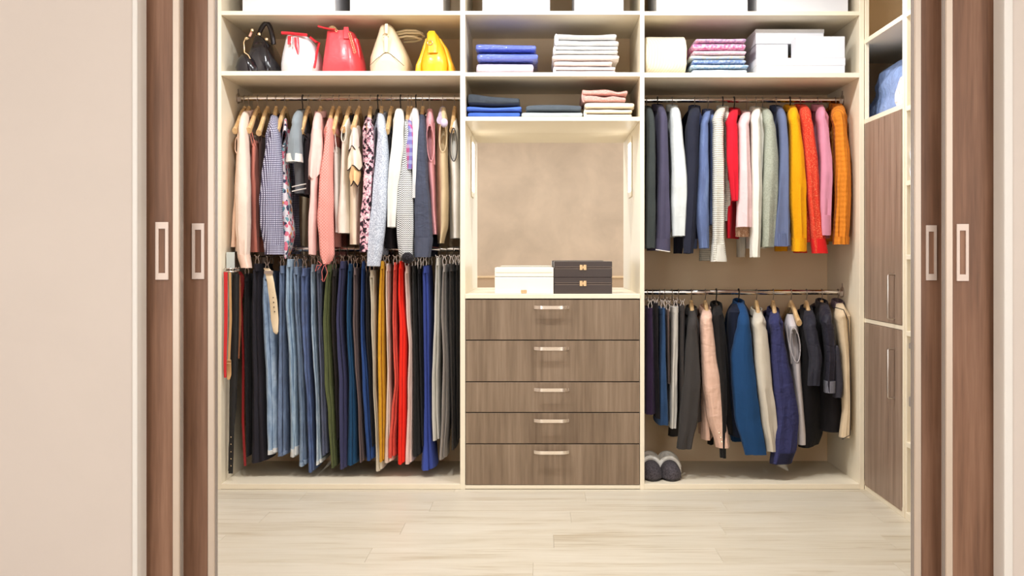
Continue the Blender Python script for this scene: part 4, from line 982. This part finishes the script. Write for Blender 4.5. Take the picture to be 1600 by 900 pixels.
folded('wrapped_bedding', 'plastic-wrapped blue bedding pack with a pale end, on top', 'bedding', 743, 838, 67, 81, YQ, .36, fb, 1, 'wrapped bedding packs', amp=.002, tilt=-.006)
TW = cloth((242, 240, 238), rough=.9, fold=.4); TP = cloth((240, 222, 216), rough=.9, fold=.4)
folded('folded_towel', 'off-white folded towel at the base of the tall towel stack', 'towel', 865, 962, 103, 113, YQ, .36, cloth((238, 228, 226)), 2, gS, zb=zs2m)
folded('folded_towel', 'white towel with pink underside, second from the stack base', 'towel', 866, 957, 94.5, 103, YQ-.005, .36, TP, 1, gS)
folded('folded_towel', 'cream-white towel with a rounded end, middle of the tall stack', 'towel', 863, 968, 84.5, 94.5, YQ, .36, cloth((242, 232, 224)), 1, gS, sag=.003)
folded('folded_towel', 'white double-folded towel, second from the top of the tall stack', 'towel', 865, 966, 71, 84.5, YQ, .36, TW, 2, gS)
folded('folded_towel', 'thick fluffy white towel on top of the tall stack', 'towel', 868, 965, 51, 71, YQ, .36, TW, 2, gS, sag=-.004, seed=4)
gB = 'folded clothes on the middle lower shelf'
RB = cloth((70, 104, 190)); 
folded('folded_jeans', 'royal-blue folded garment lying at the bottom beside the first divider', 'clothes', 731, 813, 174, 182.5, YQ, .34, RB, 1, gB, zb=zs3m)
folded('folded_jeans', 'royal-blue folded garment sandwiched under the charcoal one', 'clothes', 729, 815, 164.5, 174.5, YQ, .34, cloth((82, 116, 202)), 1, gB, sag=-.006)
folded('folded_sweater', 'charcoal folded sweater on the blue garments', 'clothes', 731, 812, 147.5, 165.5, YQ, .34, cloth((66, 72, 80)), 1, gB, tilt=-.022, sag=-.003, amp=.006)
folded('folded_sweater', 'pale grey folded top at the centre of the shelf', 'clothes', 815, 911, 174, 182.5, YQ, .34, cloth((176, 184, 184)), 1, gB, zb=zs3m)
folded('folded_sweater', 'slate-grey folded sweater with a curved top, centre of the shelf', 'clothes', 822, 909, 163.5, 175, YQ, .34, cloth((84, 92, 100)), 1, gB, sag=.006, amp=.003)
folded('folded_sweater', 'cream folded sweater at the base under the pink one', 'clothes', 913, 988, 170, 182.5, YQ, .34, cloth((236, 222, 200)), 2, gB, zb=zs3m)
folded('folded_sweater', 'ivory folded sweater directly below the pink one', 'clothes', 914, 992, 159.5, 170, YQ, .34, cloth((240, 226, 204)), 1, gB, sag=.003)
folded('folded_sweater', 'dusty-pink knit sweater on the cream folded sweaters', 'clothes', 911, 979, 139, 160, YQ, .32, cloth((222, 166, 156), 'speck', (236, 196, 186)), 2, gB, amp=.012, tilt=-.008, seed=6)
# right shelf
folded('folded_blanket', 'cream ribbed knit blanket folded into a tall block beside the divider', 'blanket', 1009.5, 1074, 52, 113, YQ+.01, .34, cloth((242, 234, 212), 'vstripe', (220, 206, 176), k=.5), 1, None, zb=zs2r, amp=.002)
gT = 'printed sheets stacked on the right shelf'
cols = [((226, 230, 228), 'mottle', (180, 200, 220), (214, 214, 190), 107, 113.5, 1083, 1167), ((216, 228, 234), 'mottle', (150, 184, 220), (224, 220, 200), 99.5, 107, 1080, 1169), ((128, 156, 216), 'mottle', (196, 212, 236), None, 92.5, 99.5, 1083, 1165),
        ((206, 218, 230), 'mottle', (226, 220, 190), (150, 180, 214), 85.5, 92.5, 1079, 1164), ((240, 196, 216), 'mottle', (250, 224, 234), None, 77.5, 85.5, 1084, 1166), ((244, 206, 222), 'mottle', (226, 120, 170), (250, 235, 240), 66, 77.5, 1083, 1167), ((236, 196, 216), 'mottle', (180, 150, 190), (250, 240, 245), 58.5, 66, 1088, 1165)]
labs = ['white and pale-green floral sheet at the base of the printed stack', 'pale blue flower-print sheet, second from the base of its stack', 'deeper blue folded sheet in the middle of the printed stack', 'blue and cream flowered sheet just under the pink sheets',
        'plain light pink sheet resting on the blue-toned sheets', 'pink sheet printed with magenta flowers, below the topmost', 'thin pink and mauve printed sheet, topmost of the printed stack']
for i, (a, pt, b_, c_, yt, yb, p0, p1) in enumerate(cols):
    folded('folded_sheet', labs[i], 'sheet', p0, p1, yt, yb, YQ+.004*(i % 2), .34, cloth(a, pt, b_, c_, k=.45), 1, gT, zb=zs2r if i == 0 else None, amp=.002, seed=20+i)
def card_box(label, px0, px1, yt, yb, Yf, depth, lid=True, group='white storage boxes', zb=None, zt=None, lidh=.055):
    x0, x1 = X(px0, Yf), X(px1, Yf); z1 = Z(yt, Yf) if zt is None else zt; z0 = Z(yb, Yf) if zb is None else zb
    root = empty('storage_box', ((x0+x1)/2, Yf+depth/2, z0), label, 'box', group)
    m = bmesh.new(); box(m, x0+.002, x1-.002, Yf+.002, Yf+depth-.002, z0, z1-.002, .0015); obj('box_body', m, M['whitebox'], root, False)
    if lid:
        lh = min(lidh, (z1-z0)*.5); m = bmesh.new(); box(m, x0, x1, Yf, Yf+depth, z1-lh, z1, .0015); obj('lid', m, M['whitebox'], root, False)
    return root
card_box('wide flat white box at the base of the box pile', 1182, 1321, 90.5, 113, 5.11, .46, zb=zs2r)
YD = 5.225
zA = Z(90.5, 5.11)
card_box('small white box stacked under the large lidded box', 1181, 1232, 68.5, 90.5, YD, .30, lid=False, zb=zA)
card_box('white box standing in front of the large lidded box', 1243.5, 1321, 56, 90.5, 5.11, .108, lid=False, zb=zA)
card_box('large white lidded box topping the pile of boxes', 1180.5, 1288, 45.5, 68.5, YD-.002, .32, zb=Z(68.5, YD), lidh=.02)
# big boxes on the top shelf
for (p0, p1, yb, lab) in ((378, 524, 17, 'large white box on the top shelf above the black handbag'), (546, 693, 17, 'large white box on the top shelf above the beige handbag'),
                          (753, 860, 17, 'large white box on the top shelf above the wrapped bedding'), (897, 975, 17, 'smaller bluish-white box on the top shelf above the towels'),
                          (1025, 1169, 17.5, 'large white box on the top shelf above the printed sheets'), (1182, 1326, 17.5, 'large white box on the top shelf above the box pile')):
    card_box(lab, p0, p1, 0, yb, 5.16, .42, group='large white boxes along the top shelf', zb=fz(yb), zt=fz(yb)+.24)

# ------------------------------------------------------------------ handbags
zb = fz(111)
def hulls(bm, secs, n=28, ex=.5, seed=0, wob=0.0, m=5):
    """secs: (px_left, px_right, py, y_front, y_back) from base to top"""
    rings = []
    for (a, b, py, yf, yb) in secs:
        cx = X((a+b)/2, yf); hx = (X(b, yf)-X(a, yf))/2; cy = (yf+yb)/2; hy = (yb-yf)/2; z = Z(py, yf) if py < 900 else zb
        rings.append([Vector((cx+hx*sgnpow(math.cos(2*PI*k/n), ex)*(1+wob*math.sin(m*2*PI*k/n+seed)), cy+hy*sgnpow(math.sin(2*PI*k/n), ex)*(1+wob*math.sin(m*2*PI*k/n+seed)), z)) for k in range(n)])
    rings_mesh(bm, rings); return bm
gH = 'handbags on the left shelf'
BKP = leather('black_patent', (14, 14, 22), .14, .6)
r = empty('handbag', (X(398, 5.25), 5.3, zb), 'black patent handbag with an upright rounded handle and gold clasps', 'handbag', gH)
m = hulls(bmesh.new(), [(372, 430, 999, 5.15, 5.50), (370, 431, 107, 5.145, 5.50), (378, 427, 92, 5.15, 5.49), (386, 421, 78, 5.16, 5.48), (391, 417, 67, 5.18, 5.46), (394, 414, 60, 5.20, 5.44), (397, 408, 56, 5.22, 5.42)], seed=1, wob=.03); obj('bag_body', m, BKP, r)
m = hulls(bmesh.new(), [(367, 402, 999, 5.125, 5.22), (365, 401, 104, 5.12, 5.22), (368, 396, 93, 5.125, 5.22), (374, 390, 86, 5.14, 5.22), (379, 388, 82, 5.16, 5.22)], ex=.8, seed=2, wob=.05); obj('front_pocket', m, BKP, r)
m = bmesh.new(); tube(m, [(X(404+(12 if a > .5 else 0)*0+22*a-((a-.5)**2)*8+2, 5.25), 5.25+.02*a, Z(56-26*math.sin(PI*min(1, a*1.0))**.8+12*a, 5.25)) for a in [i/14 for i in range(15)]], .0115, 10); obj('handle', m, leather('black_handle_leather', (34, 26, 28), .35, .2), r)
for px, py in ((405, 55), (416.5, 63), (394, 49), (385, 62), (390, 90)):
    m = bmesh.new(); lathe(m, [(.001, Z(py, 5.19)-.009), (.008, Z(py, 5.19)-.004), (.008, Z(py, 5.19)+.005), (.001, Z(py, 5.19)+.010)], X(px, 5.17), 5.17, 10); obj('clasp', m, M['gold'], r)
m = bmesh.new(); tube(m, [(X(a, 5.135), 5.135, Z(b, 5.135)) for a, b in ((389, 60), (383, 61), (381, 66), (382, 82), (388, 86), (391, 92))], .0028, 6); obj('zip_pull', m, M['gold'], r)
m = bmesh.new(); tube(m, [(X(394, 5.18), 5.18, Z(48, 5.18)), (X(390, 5.18), 5.18, Z(57, 5.18))], .006, 8); obj('tab', m, leather('blush_tab', (226, 170, 150), .4, .1), r)
WH = leather('white_leather', (244, 242, 244), .35, .2); RD = leather('red_bag_leather', (224, 44, 56), .32, .3)
r = empty('handbag', (X(463, 5.25), 5.3, zb), 'white bucket bag with red drawstring tabs and red strap', 'handbag', gH)
m = hulls(bmesh.new(), [(434, 489, 999, 5.15, 5.40), (431, 494, 105, 5.13, 5.41), (431, 495, 95, 5.13, 5.41), (434, 492, 80, 5.14, 5.40), (439, 486, 65, 5.16, 5.38), (442, 480, 56, 5.18, 5.36), (444, 478, 54, 5.19, 5.35)], ex=.85, wob=.025, m=7); obj('bag_body', m, WH, r)
m = bmesh.new(); tube(m, [(X(a, 5.17), 5.17, Z(b, 5.17)) for a, b in ((440, 51.5), (452, 52), (466, 53.5), (480, 55))], .0095, 10, flat=(1, .8)); obj('top_band', m, RD, r)
m = hulls(bmesh.new(), [(449, 456, 69, 5.138, 5.15), (449, 457, 60, 5.14, 5.156), (449, 457, 56, 5.155, 5.17)]); hulls(m, [(464, 467, 84, 5.125, 5.133), (460, 467, 72, 5.13, 5.142), (459, 466, 58, 5.14, 5.16)]); obj('red_tab', m, RD, r)
m = bmesh.new(); tube(m, [(X(484, 5.2), 5.2, Z(58, 5.2)), (X(492, 5.2), 5.22, Z(64, 5.2)), (X(496, 5.2), 5.24, Z(65, 5.2)), (X(495, 5.2), 5.2, Z(82, 5.2)), (X(494, 5.2), 5.16, Z(108, 5.2))], .006, 8); obj('strap', m, RD, r)
m = bmesh.new(); tube(m, [(X(456, 5.14), 5.135, Z(58, 5.14)), (X(457, 5.14), 5.128, Z(74, 5.14))], .0028, 6); obj('cord', m, M['gold'], r)
r = empty('handbag', (X(531, 5.25), 5.3, zb), 'coral-red tall bucket bag with a gold chain', 'handbag', gH)
RC = leather('coral_red_leather', (232, 72, 80), .35, .25)
m = hulls(bmesh.new(), [(500, 562, 999, 5.15, 5.42), (499, 563, 106, 5.14, 5.42), (501, 561, 90, 5.145, 5.41), (504, 557, 72, 5.155, 5.39), (507, 552, 56, 5.17, 5.37), (508, 549, 47, 5.18, 5.36), (512, 545, 47, 5.19, 5.35), (516, 541, 58, 5.20, 5.34)], ex=.6, wob=.05, m=5, seed=1.2); obj('bag_body', m, RC, r)
m = hulls(bmesh.new(), [(556, 566, 999, 5.21, 5.30), (553, 563, 80, 5.21, 5.30), (551, 559, 60, 5.22, 5.29)]); obj('side_gusset', m, RD, r)
m = hulls(bmesh.new(), [(536, 546, 60, 5.155, 5.17), (536, 545, 48, 5.165, 5.18), (537, 544, 42, 5.175, 5.185)]); obj('front_peak', m, RC, r)
m = bmesh.new(); tube(m, [(X(a, 5.17), 5.17, Z(b, 5.17)) for a, b in ((497, 41), (506, 43.5), (514, 45), (524, 46))], .0095, 8, flat=(1, .5)); obj('top_flap', m, RD, r)
m = bmesh.new()
for k in range(7): a = k/6; tube(m, [(X(516+a*10+1.8*math.cos(q), 5.17), 5.165+.002*math.sin(q), Z(44-3*math.sin(PI*a)+2*math.sin(q)+4*a, 5.17)) for q in [2*PI*i/8 for i in range(8)]], .0014, 5, True)
for k in range(9): a = k/8; tube(m, [(X(547+a*8+1.6*math.cos(q), 5.16), 5.148, Z(54+a*28+2*math.sin(q), 5.16)) for q in [2*PI*i/8 for i in range(8)]], .0014, 5, True)
obj('chain', m, M['gold'], r)
BG = leather('beige_leather', (222, 208, 178), .45, .1); CRL = leather('cream_strap', (244, 230, 196), .4, .1)
r = empty('handbag', (X(604, 5.25), 5.3, zb), 'beige tapered handbag with a central strap and ring', 'handbag', gH)
m = hulls(bmesh.new(), [(575, 633, 999, 5.14, 5.52), (574, 634, 100, 5.135, 5.52), (575, 634, 86, 5.14, 5.51), (581, 628, 70, 5.155, 5.49), (588, 619, 52, 5.17, 5.47), (592, 613, 40, 5.18, 5.46), (594, 611, 38.5, 5.185, 5.45)], ex=.42); obj('bag_body', m, BG, r)
m = bmesh.new(); tube(m, [(X(a, 5.12+q), 5.128+q, Z(b, 5.13)) for a, b, q in ((577, 103, 0), (588, 92, .003), (599, 83, .013), (604, 81, .015), (610, 84, .013), (619, 92, .003), (631, 103, 0))], .0016, 5); obj('seam', m, leather('seam_leather', (120, 100, 80), .6, 0), r)
m = bmesh.new(); box(m, X(600.5, 5.14), X(603.8, 5.14)+.008, 5.133, 5.15, Z(82, 5.14), Z(58, 5.14), .002); box(m, X(600.5, 5.14), X(605.5, 5.14), 5.152, 5.168, Z(52, 5.14), Z(36, 5.14), .002); obj('strap', m, CRL, r)
m = bmesh.new(); tube(m, [(X(602.6+4.2*math.cos(q), 5.14), 5.14, Z(56+3.6*math.sin(q), 5.14)) for q in [2*PI*i/14 for i in range(14)]], .0024, 6, True); obj('ring', m, M['gold'], r)
for (yy, dx) in ((47, 0), (51, 6), (56, -4)):
    m = bmesh.new(); tube(m, [(X(617, 5.3), 5.30, Z(yy+4, 5.3)), (X(635, 5.3), 5.29, Z(yy+1, 5.3)), (X(650+dx, 5.3), 5.30, Z(yy+1, 5.3)), (X(659+dx*.4, 5.3), 5.33, Z(yy+3.5, 5.3)), (X(650+dx, 5.3), 5.37, Z(yy+4, 5.3)), (X(628, 5.3), 5.38, Z(yy+5, 5.3))], .0055, 8); obj('handle', m, CRL, r)
YLL = leather('yellow_leather', (244, 184, 32), .35, .3)
r = empty('handbag', (X(678, 5.25), 5.3, zb), 'yellow leather handbag with side flaps, nearest the divider', 'handbag', gH)
m = hulls(bmesh.new(), [(656, 701, 999, 5.15, 5.46), (655, 702, 100, 5.145, 5.46), (657, 700, 88, 5.15, 5.45), (661, 695, 76, 5.165, 5.43), (664, 690, 64, 5.18, 5.41), (666, 685, 54, 5.19, 5.40), (668, 682, 51, 5.20, 5.39)], ex=.55, wob=.03, m=4); obj('bag_body', m, YLL, r)
for a, b, s in (((646, 660, 999), (658, 666, 80), 1), ((698, 710, 999), (692, 700, 80), -1)):
    m = hulls(bmesh.new(), [(a[0], a[1], 999, 5.17, 5.40), (a[0]+(2 if s > 0 else 0), a[1]-(2 if s < 0 else 0), 100, 5.17, 5.40), ((a[0]+b[0])/2+1, (a[1]+b[1])/2-1, 90, 5.18, 5.38), (b[0], b[1], 76, 5.20, 5.36), ((664 if s > 0 else 684), (668 if s > 0 else 689), 60, 5.21, 5.34)], ex=.6); obj('side_flap', m, YLL, r)
m = hulls(bmesh.new(), [(668, 684, 82, 5.142, 5.16), (668, 684, 72, 5.15, 5.17), (667, 682, 62, 5.16, 5.18), (667, 681, 52, 5.17, 5.19), (670, 679, 48, 5.18, 5.195)], ex=.7); obj('front_strap', m, YLL, r)
m = bmesh.new(); tube(m, [(X(671.5+4*math.cos(q), 5.14), 5.148, Z(66+3.6*math.sin(q), 5.14)) for q in [2*PI*i/14 for i in range(14)]], .0022, 6, True); obj('ring', m, M['gold'], r)

# ------------------------------------------------------------------ jewellery boxes in the niche
zc = fz(459.5)
r = empty('jewellery_box', (X(819, 5.15), 5.24, zc), 'white leatherette jewellery box with small gold catch on the niche counter', 'box')
Yj = 5.135
x0, x1 = X(773, Yj), X(865, Yj)
m = bmesh.new(); box(m, x0, x1, Yj, Yj+.24, zc, Z(433, Yj), .003, 2); obj('base', m, M['jewelwhite'], r, False)
m = bmesh.new(); box(m, x0, x1, Yj, Yj+.24, Z(432.6, Yj), Z(418, Yj), .003, 2); obj('lid', m, M['jewelwhite'], r, False)
m = bmesh.new(); box(m, X(814, Yj), X(823, Yj), Yj-.004, Yj, Z(458, Yj), Z(453, Yj), .001); obj('catch', m, M['gold'], r, False)
m = bmesh.new(); box(m, x0+.006, x1-.006, Yj-.0012, Yj+.002, Z(426, Yj), Z(425.3, Yj)); obj('stitching', m, M['cream_dark'], r, False)
for i, (yt, yb, zz, lab) in enumerate(((433.5, 458.6, zc, 'dark brown jewellery case with gold lock, lower of two'), (408.5, 433.3, None, 'dark brown jewellery case with gold lock, stacked on the other'))):
    z0 = zc if zz else Z(yb, Yj)
    r = empty('jewellery_case', (X(911, Yj), 5.24, z0), lab, 'box', 'dark jewellery cases'); x0, x1 = X(865.8, Yj), X(956.5, Yj)
    m = bmesh.new(); zm = Z(yt+9.5, Yj); box(m, x0, x1, Yj, Yj+.24, z0, zm-.0012, .002); obj('base', m, M['jewelblack'], r, False)
    m = bmesh.new(); box(m, x0, x1, Yj, Yj+.24, zm, Z(yt, Yj), .002); obj('lid', m, M['jewelblack'], r, False)
    m = bmesh.new(); box(m, x0+.004, x1-.004, Yj-.001, Yj+.001, zm+.002, zm+.0035); box(m, x0+.004, x1-.004, Yj-.001, Yj+.001, zm-.006, zm-.0045); obj('stitching', m, plain('pale_stitching', (150, 130, 116), .6), r, False)
    xm = X(911, Yj); m = bmesh.new(); box(m, xm-.016, xm-.002, Yj-.006, Yj, zm-.012, zm+.013, .001); box(m, xm+.002, xm+.016, Yj-.006, Yj, zm-.012, zm+.013, .001); box(m, xm-.016, xm+.016, Yj-.004, Yj, zm-.005, zm+.006, .001)
    obj('lock', m, M['gold'], r, False)

# ------------------------------------------------------------------ slippers
zfl = fz(756)
SU = cloth((66, 60, 64), 'mottle', (88, 82, 86)); SL = cloth((250, 242, 232)); SO = plain('dark_rubber', (40, 36, 38), .6)
for (pc, lab) in ((1019.5, 'dark grey slipper with cream lining, against the drawer divider'), (1049, 'dark grey slipper with cream lining, farther from the divider')):
    xc = X(pc, 5.20); yt = 5.145
    r = empty('slipper', (xc, 5.25, zfl), lab, 'slipper', 'pair of slippers on the wardrobe base')
    def foot(z, w0, l0, dy=0, n=28):
        ring = []
        for k in range(n):
            th = 2*PI*k/n; yy = math.sin(th)
            wd = w0*(1 if yy < 0 else 1-.25*yy)
            ring.append(Vector((xc+wd*math.cos(th)*(1+.1*max(0, -yy)), yt+l0+dy+l0*yy, z)))
        return ring
    m = bmesh.new(); rings_mesh(m, [foot(zfl+.0005, .045, .128), foot(zfl+.006, .049, .132, -.003), foot(zfl+.014, .048, .131, -.002)]); obj('sole', m, SO, r)
    m = bmesh.new(); rings = []
    for i in range(10):      # vamp: half dome over the toes, open towards the heel
        t = i/9; yy = yt-.002+.135*t; h = .056*math.sin(PI*.5*min(1, t*1.5+.12))**.7+.012; w = .048*min(1, math.sin(PI*.5*min(1, t*2.2+.12))+.0)
        rings.append([Vector((xc+w*math.cos(PI*k/14), yy, zfl+.012+h*math.sin(PI*k/14)**.8)) for k in range(15)])
    R = [[m.verts.new(p) for p in q] for q in rings]
    for i in range(9):
        for k in range(14): m.faces.new((R[i][k], R[i][k+1], R[i+1][k+1], R[i+1][k]))
    m.faces.new(R[0][::-1]); obj('upper', m, SU, r)
    m = bmesh.new(); rings = [foot(zfl+.014, .044, .122, .006), foot(zfl+.024, .044, .122, .006), foot(zfl+.026, .036, .112, .008)]; rings_mesh(m, rings)
    pts = [(xc+.047*math.cos(PI*k/12), yt+.135+.02*math.sin(PI*k/12)*.3, zfl+.016+.072*math.sin(PI*k/12)**.8) for k in range(13)]
    tube(m, pts, .0125, 8)
    pts = [(xc+.045*math.cos(PI*k/12), yt+.165+.085*math.sin(PI*k/12), zfl+.040+.046*math.sin(PI*k/12)) for k in range(13)]
    tube(m, pts, .018, 8); obj('lining', m, SL, r)

# ------------------------------------------------------------------ bag of bedding in the corner cubby, white rolls on the open shelves
def blob(bm, cx, cy, z0, hx, hy, h, seed, amp, n=40, rows=22, p=.75):
    rings = []
    for i in range(rows+1):
        t = i/rows; a = PI*.5*t
        s = math.cos(a)**.6 if i < rows else .02
        z = z0+h*math.sin(a)**.9; ring = []
        if i == 0: s = .94
        for k in range(n):
            th = 2*PI*k/n; q = Vector((math.cos(th)*1.6, math.sin(th)*1.6, t*2.2+seed))
            f = 1+amp*noise.noise(q)+amp*.6*noise.noise(q*2.7)
            ring.append(Vector((cx+hx*s*f*sgnpow(math.cos(th), p), cy+hy*s*f*sgnpow(math.sin(th), p), z0 if i == 0 else z*1.0+.02*noise.noise(q*1.4)*(1 if t > .1 else 0))))
        rings.append(ring)
    rings_mesh(bm, rings)
zq = 1.742
m = bmesh.new(); blob(m, 1.83, 5.06, zq, .24, .46, .29, 3, .22); one('bedding_bag', m, cloth((146, 168, 214), rough=.4, fold=.9), (1.83, 5.06, zq), 'pale blue crumpled bedding bag inside the corner cubby', 'bedding')
m = bmesh.new(); blob(m, 1.63, 4.68, zq, .075, .09, .16, 8, .35); one('pillowcase', m, cloth((240, 226, 222), 'blotch', (228, 196, 196), (246, 240, 236), k=.8), (1.63, 4.68, zq), 'white and pink crumpled pillowcase beside the blue bedding bag', 'bedding')
gR = 'white rolled towels on the open shelves'
for k, (zz, lab) in enumerate(((Z(283, 4.53), 'white rolled towel glimpsed on the open shelf, lower of two'), (Z(283, 4.53)+.072, 'white rolled towel glimpsed on the open shelf, upper of two'))):
    r = empty('rolled_towel', (1.66, 4.47, zz), lab, 'towel', gR)
    m = bmesh.new(); pts = []; c = zz+.036
    tube(m, [(1.545, 4.485, c), (1.56, 4.485, c), (1.83, 4.485, c), (1.84, 4.485, c)], [.028, .035, .035, .028], 16); obj('roll', m, TW, r)
    m = bmesh.new(); tube(m, [(1.544-.0005, 4.485+.024*(1-q/26)*math.cos(q*.6), c+.024*(1-q/26)*math.sin(q*.6)) for q in range(24)], .002, 5); obj('spiral_edge', m, TW, r)
